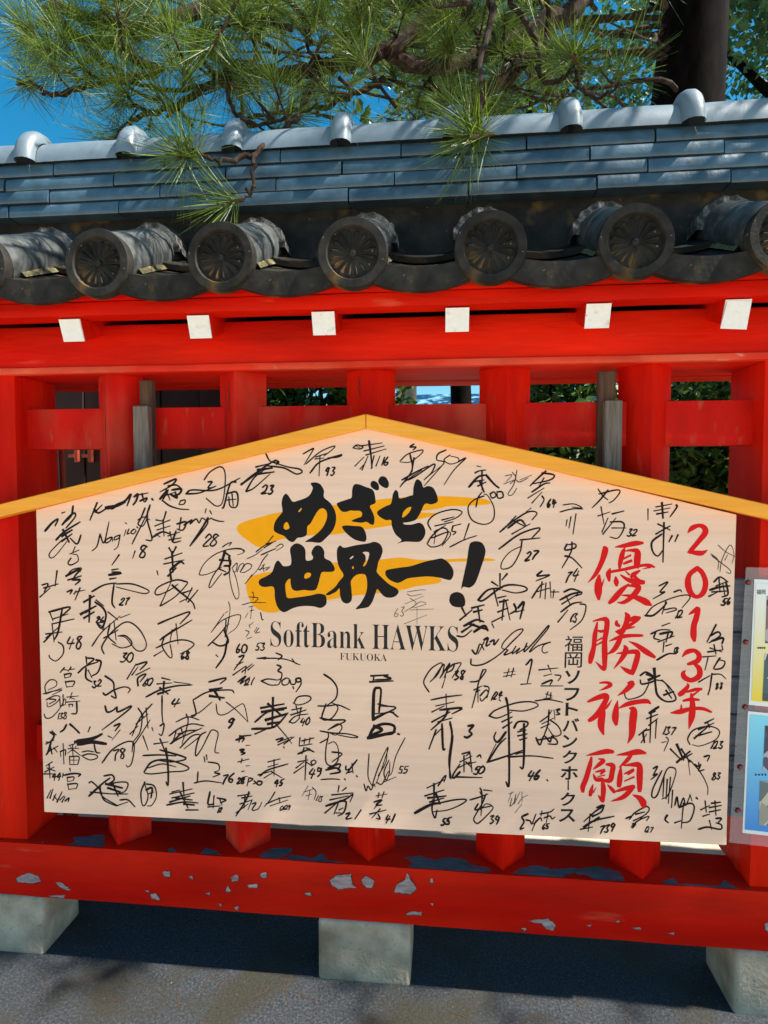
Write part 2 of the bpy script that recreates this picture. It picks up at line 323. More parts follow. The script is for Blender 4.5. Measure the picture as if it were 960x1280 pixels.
def chips(data, place, m, rim=0.0):
    for (ox, oy, s), txt in data:
        for c in txt.split(';'):
            pts = [tuple(float(v) for v in q.split(',')) for q in c.split()]
            pts = rough_poly([(ox + a / s, oy + bb / s) for a, bb in pts], 0.7)
            P3 = [place(a, bb) for a, bb in pts]
            me = bpy.data.meshes.new('paint_chip'); bm = bmesh.new()
            f = bm.faces.new([bm.verts.new(p) for p in P3]); fs_ = [f]
            if rim:
                c_ = sum(P3, Vector()) / len(P3); q_ = bm.faces.new([bm.verts.new(p + (p - c_).normalized() * rim * random.uniform(.2, 1.3) + Vector((0, 0.0004, -rim * .4))) for p in P3]); q_.material_index = 1; fs_.append(q_)
            bmesh.ops.triangulate(bm, faces=fs_); bm.to_mesh(me); bm.free(); me.materials.append(m); me.materials.append(M['chip_rim'])
            o = bpy.data.objects.new('paint_chip', me); link(o); o.parent = sill
chips(CH_F, lambda a, b: at(a, b, Y=YF - 0.0015), M['chip'], 0.0028)
def top_place(a, b):
    p = at(a, b, Z=ZS + 0.0013); p.y = max(p.y, YF + 0.003); return p
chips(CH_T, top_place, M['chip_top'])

# eaves: rafters with white ends, fascia boards
SL = math.tan(math.radians(21))
RX = [-0.388 - 0.358, -0.388, -0.030, 0.346, 0.696, 1.056, 1.417, 1.758, 2.12, 2.48, 2.84, 3.2, 3.56]
dirv = Vector((0, math.cos(math.radians(21)), math.sin(math.radians(21)))); upv = Vector((0, -dirv.z, dirv.y))
for i, x in enumerate(RX):
    front = Vector((x, -0.125, ZS + 1.580)); hw, hh = 0.031, 0.0305
    b = MB(); sec = [(-hw, -hh), (hw, -hh), (hw, hh), (-hw, hh)]
    b.prism(sec, lambda a, c: front + Vector((a, 0, 0)) + upv * c + dirv * 0.003, lambda a, c: front + Vector((a, 0, 0)) + upv * c + dirv * 0.40)
    r = b.obj('rafter', M['red'], fence, bevel=0.003)
    b = MB(); f2 = front + Vector((random.uniform(-.001, .001), 0, 0)); sec = [(a * 1.0, c * 1.0) for a, c in sec]
    b.prism(sec, lambda a, c: f2 + Vector((a, 0, 0)) + upv * c - dirv * 0.001, lambda a, c: f2 + Vector((a, 0, 0)) + upv * c + dirv * 0.0035)
    e = b.obj('rafter_end', M['white'], None); e.parent = r
    if i == 7:                                 # the end whose cover plate has come loose
        b = MB(); sec = [(-0.036, -0.038), (0.028, -0.042), (0.030, 0.026), (-0.028, 0.028)]
        b.prism(sec, lambda a, c: f2 + Vector((a, 0, 0)) + upv * c - dirv * (0.0035 + (0.006 if c < 0 else 0)), lambda a, c: f2 + Vector((a, 0, 0)) + upv * c - dirv * (0.0015 + (0.006 if c < 0 else 0)))
        e = b.obj('loose_end_plate', M['white'], None); e.parent = r
beam('fascia_board', X0, X1, -0.150, -0.085, ZS + 1.613, ZS + 1.650, M['red'], 0.003)
beam('fascia_board', X0, X1, -0.162, -0.09, ZS + 1.652, ZS + 1.684, M['red'], 0.004)
b = MB()                                       # sheathing boards over the rafters
b.add([(X0, -0.10, ZS+1.655), (X1, -0.10, ZS+1.655), (X1, 0.20, ZS+1.655+0.3*SL), (X0, 0.20, ZS+1.655+0.3*SL),
       (X0, -0.10, ZS+1.675), (X1, -0.10, ZS+1.675), (X1, 0.20, ZS+1.675+0.3*SL), (X0, 0.20, ZS+1.675+0.3*SL)],
      [(0,3,2,1),(4,5,6,7),(0,1,5,4),(1,2,6,5),(2,3,7,6),(3,0,4,7)])
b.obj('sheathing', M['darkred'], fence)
b = MB()                                       # the far slope of the roof
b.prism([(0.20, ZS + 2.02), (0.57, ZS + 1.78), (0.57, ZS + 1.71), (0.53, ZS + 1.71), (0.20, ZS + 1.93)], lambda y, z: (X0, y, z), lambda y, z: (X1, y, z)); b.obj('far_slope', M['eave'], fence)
b = MB(); b.box(X0, X1, 0.19, 0.22, ZS + 1.622, ZS + 2.02); b.obj('ridge_board', M['eave'], fence)  # near-black tile colour stands in for the shade under the ridge

# roof tiles
TX0, TP = 0.105, 0.3435
ZC, YD = ZS + 1.730, -0.225                   # centre of the eave discs
A = math.radians(24); dn = Vector((0, math.cos(A), math.sin(A))); un = Vector((0, -math.sin(A), math.cos(A)))
RT = 0.072
def circ(n, r, a0=0, a1=2 * math.pi): return [(r * math.cos(a0 + (a1 - a0) * i / n), r * math.sin(a0 + (a1 - a0) * i / n)) for i in range(n)]
def tube_mesh(L_, r0, r1, name):
    b = MB(); n = 24; st = 4; vs = []
    for j in range(st + 1):
        t = j / st; r = r0 + (r1 - r0) * t
        for (a, c) in circ(n, r): vs.append(Vector((a, 0, 0)) + un * c + dn * (L_ * t))
    b.add(vs, [(j*n+i, j*n+(i+1) % n, (j+1)*n+(i+1) % n, (j+1)*n+i) for j in range(st) for i in range(n)] + [tuple(range(n)), tuple(range(st*n, st*n+n))])
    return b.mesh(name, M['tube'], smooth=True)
def lathe_disc(R):
    """eave disc facing -Y: broad rim, sunk field"""
    prof = [(R * 0.2, 0.030), (R, 0.030), (R, 0.004), (R * 0.975, 0.0), (R * 0.76, 0.0), (R * 0.73, 0.004), (R * 0.71, 0.013), (0.001, 0.013)]
    b = MB(); n = 40; vs = []
    for (r, y) in prof:
        for (a, c) in circ(n, r): vs.append((a, y, c))
    b.add(vs, [(j*n+i, j*n+(i+1) % n, (j+1)*n+(i+1) % n, (j+1)*n+i) for j in range(len(prof)-1) for i in range(n)] + [tuple(range(n))])
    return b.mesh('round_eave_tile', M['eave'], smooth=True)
def petals_mesh(R):
    b = MB(); np_ = 16
    for k in range(np_):
        t = 2 * math.pi * k / np_; ca, sa = math.cos(t), math.sin(t)
        def P(r, s, y): return (r * ca - s * sa, y, r * sa + s * ca)
        r0, r1, r2, r3 = R * .16, R * .45, R * .60, R * .69; h = R * .068
        vs = [P(r0, 0, .012), P(r1, h * .9, .0128), P(r2, h * 1.35, .0128), P(r3, 0, .0128), P(r2, -h * 1.35, .0128), P(r1, -h * .9, .0128),
              P(r1, 0, .0050), P(r2, 0, .0045)]
        b.add(vs, [(0,1,6),(1,2,7,6),(2,3,7),(3,4,7),(4,5,6,7),(5,0,6)])
    n = 14; vs = [(0, .002, 0)] + [(R * .09 * math.cos(2*math.pi*i/n), .005, R * .09 * math.sin(2*math.pi*i/n)) for i in range(n)] + [(R * .13 * math.cos(2*math.pi*i/n), .0125, R * .13 * math.sin(2*math.pi*i/n)) for i in range(n)]
    b.add(vs, [(0, 1+i, 1+(i+1) % n) for i in range(n)] + [(1+i, 1+n+i, 1+n+(i+1) % n, 1+(i+1) % n) for i in range(n)])
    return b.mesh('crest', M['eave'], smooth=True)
RD = 0.089
me_disc, me_pet = lathe_disc(RD), petals_mesh(RD)
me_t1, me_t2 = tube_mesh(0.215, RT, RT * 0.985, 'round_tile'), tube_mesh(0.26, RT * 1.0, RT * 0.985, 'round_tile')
def pan_mesh(L_, lip, name):
    """concave pan tile between two rows of round tiles; the eave one has a deep hanging front lip"""
    b = MB(); n = 14; hw = TP / 2 - 0.004; th = 0.016
    def prof(t): return -0.036 * (1 - t * t)                      # sag across, t in -1..1
    top0, top1, bot0, bot1 = [], [], [], []
    for i in range(n + 1):
        t = -1 + 2 * i / n; x = hw * t; z = prof(t)
        top0.append(Vector((x, 0, 0)) + un * z); top1.append(Vector((x, 0, 0)) + un * (z - 0.006) + dn * L_)
        bot0.append(Vector((x, 0, 0)) + un * (z - th)); bot1.append(Vector((x, 0, 0)) + un * (z - 0.006 - th) + dn * L_)
    m = n + 1; vs = top0 + top1 + bot0 + bot1; fs = []
    for i in range(n):
        fs += [(i, i+1, m+i+1, m+i), (2*m+i, 3*m+i, 3*m+i+1, 2*m+i+1), (i, 2*m+i, 2*m+i+1, i+1), (m+i, m+i+1, 3*m+i+1, 3*m+i)]
    fs += [(0, m, 3*m, 2*m), (n, 2*m+n, 3*m+n, m+n)]
    b.add(vs, fs)
    if lip:
        fr, bk = [], []
        for i in range(n + 1):
            t = -1 + 2 * i / n; x = hw * t; z = prof(t)
            dz = 0.046 + 0.012 * (1 - t * t)
            fr += [Vector((x, -0.012, z * 0.92 + 0.002)), Vector((x, -0.012, z * 0.92 - dz))]
            bk += [Vector((x, 0.012, z * 0.92 + 0.002)), Vector((x, 0.012, z * 0.92 - dz))]
        q = len(fr); fs = []
        for i in range(n):
            a = 2 * i
            fs += [(a, a+1, a+3, a+2), (q+a, q+a+2, q+a+3, q+a+1), (a, a+2, q+a+2, q+a), (a+1, q+a+1, q+a+3, a+3)]
        fs += [(0, q, q+1, 1), (q-2, q-1, 2*q-1, 2*q-2)]
        b.add(fr + bk, fs)
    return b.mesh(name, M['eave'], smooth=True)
me_p1, me_p2 = pan_mesh(0.26, True, 'pan_tile'), pan_mesh(0.25, False, 'pan_tile')
me_mo = []                                      # mortar bedding strip along each flank of a round tile
for sgn in (-1, 1):
    n = 12; b = MB(); R3 = []
    for j in range(n + 1):
        l0 = 0.03 + 0.36 * j / n; w_ = random.uniform(.002, .009); h_ = random.uniform(.0, .010)
        R3 += [q + dn * l0 for q in (Vector((sgn * (RT - 0.012), 0, 0)) + un * (-0.030), Vector((sgn * (RT + w_), 0, 0)) + un * (-0.038), Vector((sgn * (RT - 0.002), 0, 0)) + un * (-0.03 + h_))]
    b.add(R3, [(3*j+i, 3*j+(i+1) % 3, 3*j+3+(i+1) % 3, 3*j+3+i) for j in range(n) for i in range(3)])
    me_mo.append(b.mesh('mortar_bed', M['mortar']))
b = MB(); n = 16; ring = []                     # plaster half-round where a round tile meets the ridge
for i in range(n + 1):
    t = math.pi * i / n; r = 0.092 * random.uniform(.95, 1.03)
    ring.append((r * math.cos(t), r * math.sin(t)))
vs = [(a, -0.02 + random.uniform(-.003, .003), c) for a, c in ring] + [(a * .97, 0.06, c * .97) for a, c in ring] + [(0, -0.026, 0)]
b.add(vs, [(i, i+1, n+2+i, n+1+i) for i in range(n)] + [(i+1, i, 2*n+2) for i in range(n)])
me_pl = b.mesh('plaster_plug', M['plaster'])
def put(name, me, loc, parent=fence, rot=None):
    o = bpy.data.objects.new(name, me); o.location = loc; link(o)
    if rot: o.rotation_euler = rot
    child_of(o, parent); return o
for k in range(-4, 11):
    x = TX0 + TP * k + random.uniform(-.004, .004); dz = random.uniform(-.003, .003)
    base = Vector((x, YD, ZC + dz))
    ax = base + Vector((0, 0.052, 0.022))
    d = put('round_eave_tile', me_disc, base, rot=(0, random.uniform(-.2, .2), random.uniform(-.03, .03)))
    p = bpy.data.objects.new('crest', me_pet); link(p); p.parent = d
    put('round_tile', me_t1, ax)
    put('round_eave_tile', me_disc, base + Vector((0, 0.80, 0)), rot=(0, 0, math.pi))
    put('round_tile', me_t2, ax + dn * 0.205 + un * 0.002)
    put('mortar_bed', me_mo[0], ax); put('mortar_bed', me_mo[1], ax)
    put('plaster_plug', me_pl, Vector((x, 0.100, ZC + 0.138)))
    xp = x + TP / 2
    put('pan_tile', me_p1, Vector((xp, YD + 0.022, ZC - 0.008)))
    put('pan_tile', me_p2, Vector((xp, YD + 0.022, ZC - 0.008)) + dn * 0.235 + un * 0.016)
# ridge: four courses of flat tiles and half-round caps
YN = 0.115; ZN = at(480, 249, Y=YN).z; RH = (at(480, 174, Y=YN).z - ZN) / 4
TL = 0.372
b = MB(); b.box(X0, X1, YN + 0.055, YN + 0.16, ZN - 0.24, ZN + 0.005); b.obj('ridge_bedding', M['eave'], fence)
for r in range(4):
    off = (at(139, 0, Y=YN).x, at(50, 0, Y=YN).x, at(139, 0, Y=YN).x, at(54, 0, Y=YN).x)[r] + random.uniform(-.01, .01)
    x = off - 3 * TL
    while x < X1:
        L_ = TL + random.uniform(-.006, .006)
        b = MB(); z0, z1 = ZN + r * RH, ZN + (r + 1) * RH - 0.0022; y0 = YN + r * 0.004 + random.uniform(-.004, .004)
        hh_ = z1 - z0; prof = [(y0 + 0.001, z0), (y0, z0 + .05 * hh_), (y0, z0 + .35 * hh_), (y0 + 0.0015, z0 + .62 * hh_), (y0 + 0.004, z0 + .85 * hh_), (y0 + 0.008, z1 - .03 * hh_), (y0 + 0.012, z1), (y0 + 0.11, z1), (y0 + 0.11, z0)]
        g = random.uniform(.0015, .0035); ja, jb = random.uniform(-.0018, .0012), random.uniform(-.0018, .0012)
        if x + L_ > X0:
            b.prism(prof, lambda a, c: (x + g, a, c + ja), lambda a, c: (x + L_ - g, a, c + jb))
            b.obj('ridge_course_tile', M['tile'], fence, smooth=True)
        x += L_
ZR = ZN + 4 * RH
YR = YN + 0.085
b = MB(); n = 16; vs = []; prof = []
CAPR = 0.084
def cap_mesh():
    b = MB(); L_ = 0.345; st = [(0, CAPR * 1.0), (L_ * .5, CAPR * 1.02), (L_ - 0.066, CAPR * 1.0), (L_ - 0.064, CAPR * 1.16), (L_ - 0.056, CAPR * 1.33), (L_ - 0.042, CAPR * 1.42), (L_ - 0.022, CAPR * 1.42), (L_ - 0.010, CAPR * 1.33), (L_ - 0.002, CAPR * 1.16), (L_, CAPR * 1.0)]
    n = 18; vs = []
    for (xx, r) in st:
        for i in range(n + 1):
            t = math.pi * i / n; vs.append((xx, r * math.cos(t) * 0.92, r * math.sin(t) * 1.06))
    m = n + 1
    b.add(vs, [(j*m+i, j*m+i+1, (j+1)*m+i+1, (j+1)*m+i) for j in range(len(st)-1) for i in range(n)])
    return b.mesh('ridge_cap_tile', M['ridge'], smooth=True)
me_cap = cap_mesh()
cx0 = at(432, 160, Y=YR).x + 0.03
for k in range(-6, 11):
    x = cx0 + 0.345 * (k - 1)
    if x < X0 - 0.1 or x > X1 - 0.2: continue
    put('ridge_cap_tile', me_cap, Vector((x, YR, ZR - 0.002 + random.uniform(-.002, .002))), rot=(0, random.uniform(-.006, .006), random.uniform(-.008, .008)))

# ------------------------------------------------------------------ stone blocks under the sill
def stone_block(xa, xb, label):
    b = MB(); b.box(xa, xb, -0.022, 0.17, -0.01, ZS - 0.1745)
    o = b.obj('stone_block', M['stone'], bevel=0.014, seg=3, smooth=True)
    return tag(o, label, 'block', 'stone blocks carrying the sill beam')
stone_block(-0.60, -0.245, 'pale stone block under the sill below the fence post without a notice')
stone_block(0.648, 0.929, 'pale stone block under the sill between the two fence posts')
stone_block(1.850, 2.20, 'pale stone block under the sill below the fence post with the notice sheet')

# ------------------------------------------------------------------ the big votive board
YB0 = -0.070                                   # front face of the panel
board = tag(empty('votive_board', (0.80, -0.06, 0.50)), 'large gabled wooden votive board covered with black autographs and brush lettering', 'votive board')
BL, BR, BZL, BZR, BTS, BTA = -0.195, 1.795, 0.498, 0.519, 1.424, 1.668
b = MB(); out = [(BL, BZL), (BR, BZR), (BR + 0.002, BTS), (0.807, BTA), (BL + 0.001, BTS + 0.004)]
b.prism(out, lambda x, z: (x, YB0, z), lambda x, z: (x, YB0 + 0.022, z))
b.obj('panel', M['panel'], board, bevel=0.0015)
for sgn, xe, ze in ((-1, -0.42, 1.4145), (1, 2.02, 1.4150)):
    b = MB(); t = 0.0385
    out = [(0.807, 1.698), (0.807, 1.698 - t), (xe, ze - t * 0.97), (xe, ze)]
    b.prism(out, lambda x, z: (x + sgn * 0.0008 if x == 0.807 else x, YB0 - 0.030, z), lambda x, z: (x + sgn * 0.0008 if x == 0.807 else x, YB0 + 0.03, z))
    b.obj('gable_trim', M['trim'], board, bevel=0.002)
_lev = [0]
def onboard(px, py, h): return at(px, py, Y=YB0 - h)
def crom(P, per=5):
    """Catmull-Rom through points given as tuples"""
    if len(P) < 3: return P
    Q = [tuple(2 * a - b_ for a, b_ in zip(P[0], P[1]))] + P + [tuple(2 * a - b_ for a, b_ in zip(P[-1], P[-2]))]; R_ = []
    for i in range(1, len(Q) - 2):
        for j in range(per):
            t = j / per
            R_.append(tuple(0.5 * (2*b_ + (c - a) * t + (2*a - 5*b_ + 4*c - d) * t*t + (3*b_ - a - 3*c + d) * t**3) for a, b_, c, d in zip(Q[i-1], Q[i], Q[i+1], Q[i+2])))
    R_.append(P[-1]); return R_
def ribbon(mb, pts, h, cap=True):
    """pts: (x, y, width) in photo pixels on the board; a flat pen stroke a fraction of a millimetre proud of the wood"""
    P = crom(pts); n = len(P)
    L_, R_ = [], []
    for i, (x, y, w_) in enumerate(P):
        a, c = P[max(i-1, 0)], P[min(i+1, n-1)]; dx, dy = c[0]-a[0], c[1]-a[1]; l = math.hypot(dx, dy) or 1; nx, ny = -dy / l, dx / l
        w_ = max(w_, 0.15); hh = h + 0.00004 * i / n
        if cap and i == 0: x -= dx / l * w_ * .3; y -= dy / l * w_ * .3; w_ *= .7
        if cap and i == n-1: x += dx / l * w_ * .3; y += dy / l * w_ * .3; w_ *= .7
        L_.append(onboard(x + nx * w_ / 2, y + ny * w_ / 2, hh)); R_.append(onboard(x - nx * w_ / 2, y - ny * w_ / 2, hh))
    mb.add(L_ + R_, [(i, i+1, n+i+1, n+i) for i in range(n-1)])
DIG = {'0': ["50,0 10,30 10,80 45,100 85,70 85,25 50,0"], '1': ["55,0 45,50 35,100"], '2': ["10,25 40,0 75,20 55,55 5,95 85,90"], '3': ["15,10 70,5 40,45 80,70 50,100 10,90"],
       '4': ["35,0 10,55 85,50", "70,20 50,100"], '5': ["35,5 25,45 70,55 60,90 10,95", "35,5 85,0"], '6': ["65,0 20,50 20,90 60,95 75,65 25,65"], '7': ["10,15 80,5 50,50 35,100"],
       '8': ["75,15 35,0 20,25 70,65 55,100 15,90 30,55 75,15"], '9': ["75,20 35,5 20,40 60,45 75,15 65,60 45,100"]}
def pen_strokes(txt, ox, oy, s, mb, hmin=0.00035):
    """'w x,y x,y ...; ...'  or  'D digits x y height width' in the enlarged tile's own units"""
    for st in txt.split(';'):
        q = st.split()
        if not q: continue
        if q[0] == 'D':
            x, y, hgt, wd = (float(v) for v in q[2:6])      # x,y: lower left corner
            sl_ = random.uniform(.08, .38); wf = random.uniform(.55, .75); rise = random.uniform(-.04, .16)
            for c in q[1]:
                for dg in DIG[c]:
                    pts = [tuple(float(v) for v in p.split(',')) for p in dg.split()]
                    pts = [(ox + (x + (a * wf + (100 - b_) * sl_ + random.gauss(0, 4)) * hgt / 100) / s, oy + (y - hgt + (b_ + random.gauss(0, 4)) * hgt / 100) / s, 1.2 * wd / s * random.uniform(.8, 1.1)) for a, b_ in pts]
                    _lev[0] += 1; ribbon(mb, pts, hmin + (_lev[0] % 40) * 0.00001)
                x += hgt * (0.38 if c == '1' else 0.66); y -= hgt * rise
            continue
        wd = float(q[0]); pts = []
        n = len(q) - 1
        for i, p in enumerate(q[1:]):
            v = [float(u) for u in p.split(',')]
            t = i / max(n - 1, 1)
            ww = v[2] * 1.28 if len(v) > 2 else 1.22 * wd * (1.12 - 0.40 * t) * random.uniform(.85, 1.12)
            pts.append((ox + v[0] / s, oy + v[1] / s, ww / s))
        _lev[0] += 1; ribbon(mb, pts, hmin + (_lev[0] % 40) * 0.00001)
T1, T2, T3, T4, T5, T6, T7, T8 = (40,540,4), (260,520,4), (480,540,4), (700,580,4), (40,780,4), (260,780,4), (480,780,4), (700,820,3.692)
TA, TZ, TH = (0,440,2), (225,660,8), (50,825,7.11)
SIGS = [
 (T1, "8 150,405 165,400; 10 65,495 100,455 130,435 115,470; 8 205,370 195,420 150,465; 9 150,465 180,430 210,405 215,425 170,480; 14 150,520 200,490; 14 155,490 185,550; 12 150,545 200,510; 10 120,540 160,500 240,450; 8 245,515 225,560 190,530; 5 150,540 100,590 85,615 95,630 120,615 180,540; 7 190,610 235,590; 7 215,575 200,610; 6 195,630 180,655 195,665 230,645 225,615 205,612"),
 (T1, "10 325,355 290,440; 9 315,400 350,365; 8 310,385 330,405 360,390 385,375 400,385 430,365; 16 370,380 420,370 465,350; 10 420,365 465,345 495,310 475,370; 10 510,325 530,310 520,345 505,365; 9 530,315 580,305; 9 540,345 575,330 565,350; 10 550,310 560,350; 12 600,335 605,340"),
 (T1, "8 660,260 720,235 700,265 640,300; 7 680,270 720,265 750,285; 10 640,335 680,290 650,345; 10 700,290 745,285 735,310 700,320; 9 690,310 725,330 715,300; 7 655,345 690,370 740,385 785,388; 6 740,345 765,340 760,360 735,362 745,345; 9 670,290 690,340; 8 660,320 720,300"),
 (TA, "4 465,355 480,345 540,345 600,315; 3.5 465,355 500,352 540,335; 3 510,320 525,300 550,287 562,300 562,340 555,378 540,385 520,370 515,365; 4 520,325 530,325 520,340 535,338; 4 590,325 575,330 560,385 555,390; 3.5 565,355 590,350 595,370 590,388 575,385 572,362; 4 580,355 583,385; 4 568,370 590,368"),
 (T1, "6 340,510 325,570 300,595; 7 340,510 360,555 385,450; 6 395,525 370,540 370,555 390,545 400,525 402,548; 6 440,515 415,525 412,540 435,530 440,515 430,570 410,590; 6 470,490 460,520; 8 468,455 472,458; 6 485,485 475,510 490,505; 6 510,485 495,500 505,510 520,495 510,485; 8 525,475 530,480; 8 590,365 575,430 600,535 570,540; 6 530,440 560,425 590,440; 7 565,380 545,430 530,460 555,470 580,420; 6 500,560 540,480 590,380; 8 515,595 503,632; D 8 530 630 62 8"),
 (T1, "9 620,440 650,445; 9 670,400 655,450; 8 615,470 690,440; 8 625,490 690,470; 9 655,440 660,520; 8 605,525 650,500 690,510; 8 620,510 640,525; 8 680,520 740,500; 8 690,500 700,550; 8 720,495 705,550 745,545; 8 685,540 745,530"),
 (T1, "9 745,430 735,490; 8 725,460 770,450 755,490 725,485; 7 760,465 800,440 790,460 820,435 835,455 850,430 870,440 900,430; 6 900,435 930,445 960,448; 10 880,430 850,480 790,570; 7 790,570 870,470 880,440; 7 870,385 865,405; 7 890,395 898,410; D 28 850 570 55 7"),
 (T1, "9 435,615 400,665; 9 400,690 430,685; 10 385,715 445,705 400,700; 10 390,735 420,730; 8 300,798 360,765 420,755; 6 420,760 500,760 570,785 585,800 560,808 500,795 420,775; 8 410,760 400,850 415,880; D 27 435 868 38 7"),
 (T1, "10 685,580 700,605; 10 720,575 700,615; 9 665,635 750,605; 9 660,660 760,640; 12 700,600 705,700; 10 690,690 740,650 760,660; 12 680,720 720,680; 12 695,735 690,690; 8 625,695 630,715; 7 775,750 720,740 640,770 615,800 630,815 690,790 730,760; 7 640,870 700,740; 6 640,870 660,860 720,820 775,760 770,745; 8 700,765 740,800 800,850 815,885; 9 755,805 800,790; 9 780,850 830,790; 8 740,850 780,830; 8 800,780 770,845"),
 (T1, "7 50,765 80,760 60,800; 9 125,695 115,770; 9 60,780 130,760; 8 40,825 90,780; 10 170,720 240,685 210,725; 10 180,740 245,720; 9 200,740 240,740 215,765; 6 170,725 200,690 245,680 240,700; 8 175,800 200,790 190,810; 8 210,810 220,795; 8 240,780 215,840; 7 220,800 265,790"),
 (T1, "14 260,850 310,820; 14 245,910 320,870; 14 290,820 285,950; 14 270,900 300,880; 12 260,930 310,900; 10 315,850 355,880 370,920 350,980 325,960; 10 330,930 350,945; 7 320,840 360,870; D 26 318 955 32 7"),
 (T1, "9 85,900 190,875 150,920; 8 90,905 105,945; 8 105,935 180,910; 9 100,960 210,935; 9 150,890 130,1000 110,1040; 8 70,1030 140,970; 9 60,1050 100,1010; 10 70,1010 150,1000; 8 100,960 110,1050; 6 130,1050 155,1070 155,1110 120,1145 90,1130 85,1115; D 48 170 1085 65 8"),
 (T5, "5 330,0 360,20 350,30; 6 300,110 350,40 440,-40; 8 380,-60 430,-20; 7 390,0 380,60 420,100; 7 410,-10 420,80; 8 360,70 430,30; 6 440,-30 490,-50; 6 360,150 350,110 400,40 470,-10 530,20 570,90 560,130 520,130 470,70 430,60; 6 430,60 470,60 500,100 450,120 400,100; D 30 440 190 48 7"),
 (T5, "8 630,0 700,-30 790,-60 740,0; 7 640,80 700,40 800,-20; 8 650,70 720,20; 6 720,0 730,100; 7 700,30 690,90; 6 620,120 690,90 760,80 810,100 780,130 740,150; 6 660,70 650,110 680,160 700,165 690,100; 7 610,160 660,130; D 68 740 178 36 8"),
 (TZ, "10 425,190 470,160 515,145 490,180; 10 640,235 600,205 480,215 340,270 240,360 195,450 205,470 260,465 350,430 420,390; 8 500,215 560,210 640,220 630,250 570,270; 26 440,240 500,280; 24 400,320 510,330; 22 450,230 420,330 390,400; 24 490,290 500,370 440,380; 18 390,410 460,440; 18 440,470 490,440 500,380; 10 400,380 330,480 290,580 310,590 380,500 420,450; 8 490,380 500,520 530,650 565,712 590,660 560,500 520,400; 8 520,400 570,350 560,430 530,440; 8 570,440 600,370 640,360 600,440; 8 600,440 660,360 715,370 700,410 640,445 600,440"),
 (TZ, "12 930,80 850,180; 16 860,160 900,150; 16 840,200 920,150; 12 760,240 840,180 960,130; 8 670,308 760,265 830,210; 12 810,270 900,230 960,205; 8 880,260 830,320 780,410 700,500; 12 720,470 650,560; 10 800,420 850,360; 10 830,370 840,440; 10 790,415 900,390; 12 860,420 890,400; 8 960,190 1010,160 1030,185 960,230"),
 (TZ, "7 720,640 735,660 730,720; 7 690,690 780,700 740,750; 7 620,770 720,745 860,748; 8 690,790 740,780; 8 700,830 740,820; 8 720,780 705,910; 7 680,850 650,900; 9 805,845 820,915 835,915; 7 700,970 735,940; 8 690,970 700,1000; 7 655,1025 690,1040 660,1090; 7 770,995 740,1040; 7 790,1000 755,1050 800,1040; 8 670,1110 720,1090; D 60 550 1250 90 15; D 53 745 1225 75 12"),
 (TZ, "8 485,740 500,800 490,920; 8 455,850 480,830; 10 440,860 310,1045; 8 310,1045 400,940 520,880 600,870 600,920 560,1000 480,1060; 14 460,920 450,1090; 14 490,900 460,1060; 12 440,1000 490,960; 12 280,1180 380,1080 480,960; 18 440,1020 480,1140 400,1180 320,1140; 20 470,1130 440,1280 360,1400; 14 360,1270 380,1290"),
 (T2, "7 290,190 310,225 350,240; 9 165,345 220,300 330,225 350,240; 10 240,255 300,240; 16 250,270 320,260; 12 250,290 330,280; 7 165,340 200,320 280,260; 7 190,375 230,310 280,270; 7 190,378 230,360 310,290; 7 300,250 380,260 440,290 470,280 455,265 400,255 340,235 335,220 355,230 340,245; D 23 265 392 46 9"),
 (T2, "6 475,190 520,165 525,170 480,245; 6 490,240 560,180 630,150 625,165 580,200; 7 540,205 600,185; 8 510,285 560,230 665,195 650,205 600,210; 7 535,215 580,210; 7 560,200 555,300; D 93 580 298 42 7"),
 (T2, "6 725,160 745,145 775,155 760,165 730,162; 5 740,150 760,160; 9 805,125 815,200 820,260; 8 760,150 870,135; 8 780,175 880,150; 8 790,195 890,165; 7 735,250 780,205; 7 770,270 800,200; 6 760,265 790,230; 7 830,200 815,265; 7 840,250 860,200; D 16 858 248 42 7"),
 (T3, "8 150,60 130,75 160,75 145,90; 6 80,145 120,110 190,90 185,110 130,150 80,150; 8 130,110 140,190 80,275; 8 90,240 160,200 220,170; 8 100,250 190,190; 7 120,240 160,220 250,160 240,200 200,240; 9 150,130 140,200; 6 210,230 300,160; 6 310,90 270,110 265,140 300,150 280,180 200,270; 5 330,115 300,140 330,160 370,150 370,130 330,120; 6 370,150 410,130 350,190 300,265"),
 (T3, "6 465,170 485,175; 7 455,205 475,195 510,190; 9 490,200 490,290; 9 425,275 470,225 510,215; 8 425,275 450,250 500,240; 10 510,215 550,260 575,280; 12 480,250 500,300; 10 470,270 510,250; 6 500,320 450,340 420,380 440,440 500,462 545,440 550,380 520,320 500,310; 7 460,375 470,330 490,300; 7 530,310 550,300 560,320 540,330 530,310; 7 565,300 590,300 595,325 570,330 565,305"),
 (T3, "3.5 605,220 640,215 610,250; 4 640,200 660,230 630,260; 4 600,260 650,240; 4 665,190 650,260 620,310 640,315 665,280; 4 660,240 680,250 720,230; 4 680,240 740,215"),
 (T3, "8 810,195 760,240 730,270; 7 790,205 850,215 830,240 740,260; 8 800,230 770,280; 8 740,300 800,260 830,255; 8 720,330 800,280; 7 740,355 790,300; 7 790,320 800,340 780,375; D 64 808 378 42 9"),
 (T3, "6 235,490 220,450 260,410 340,388 390,400 360,430 300,450; 8 290,440 350,425; 8 255,470 345,450; 7 250,500 310,465; 6 215,560 240,520 290,480 320,500 290,560 240,575 215,560; 6 260,490 250,560; 6 240,530 320,500 330,520 290,570; 6 330,575 400,540 465,518; 7 345,470 340,495 360,500 345,515; 7 345,470 385,460; 8 425,460 400,535"),
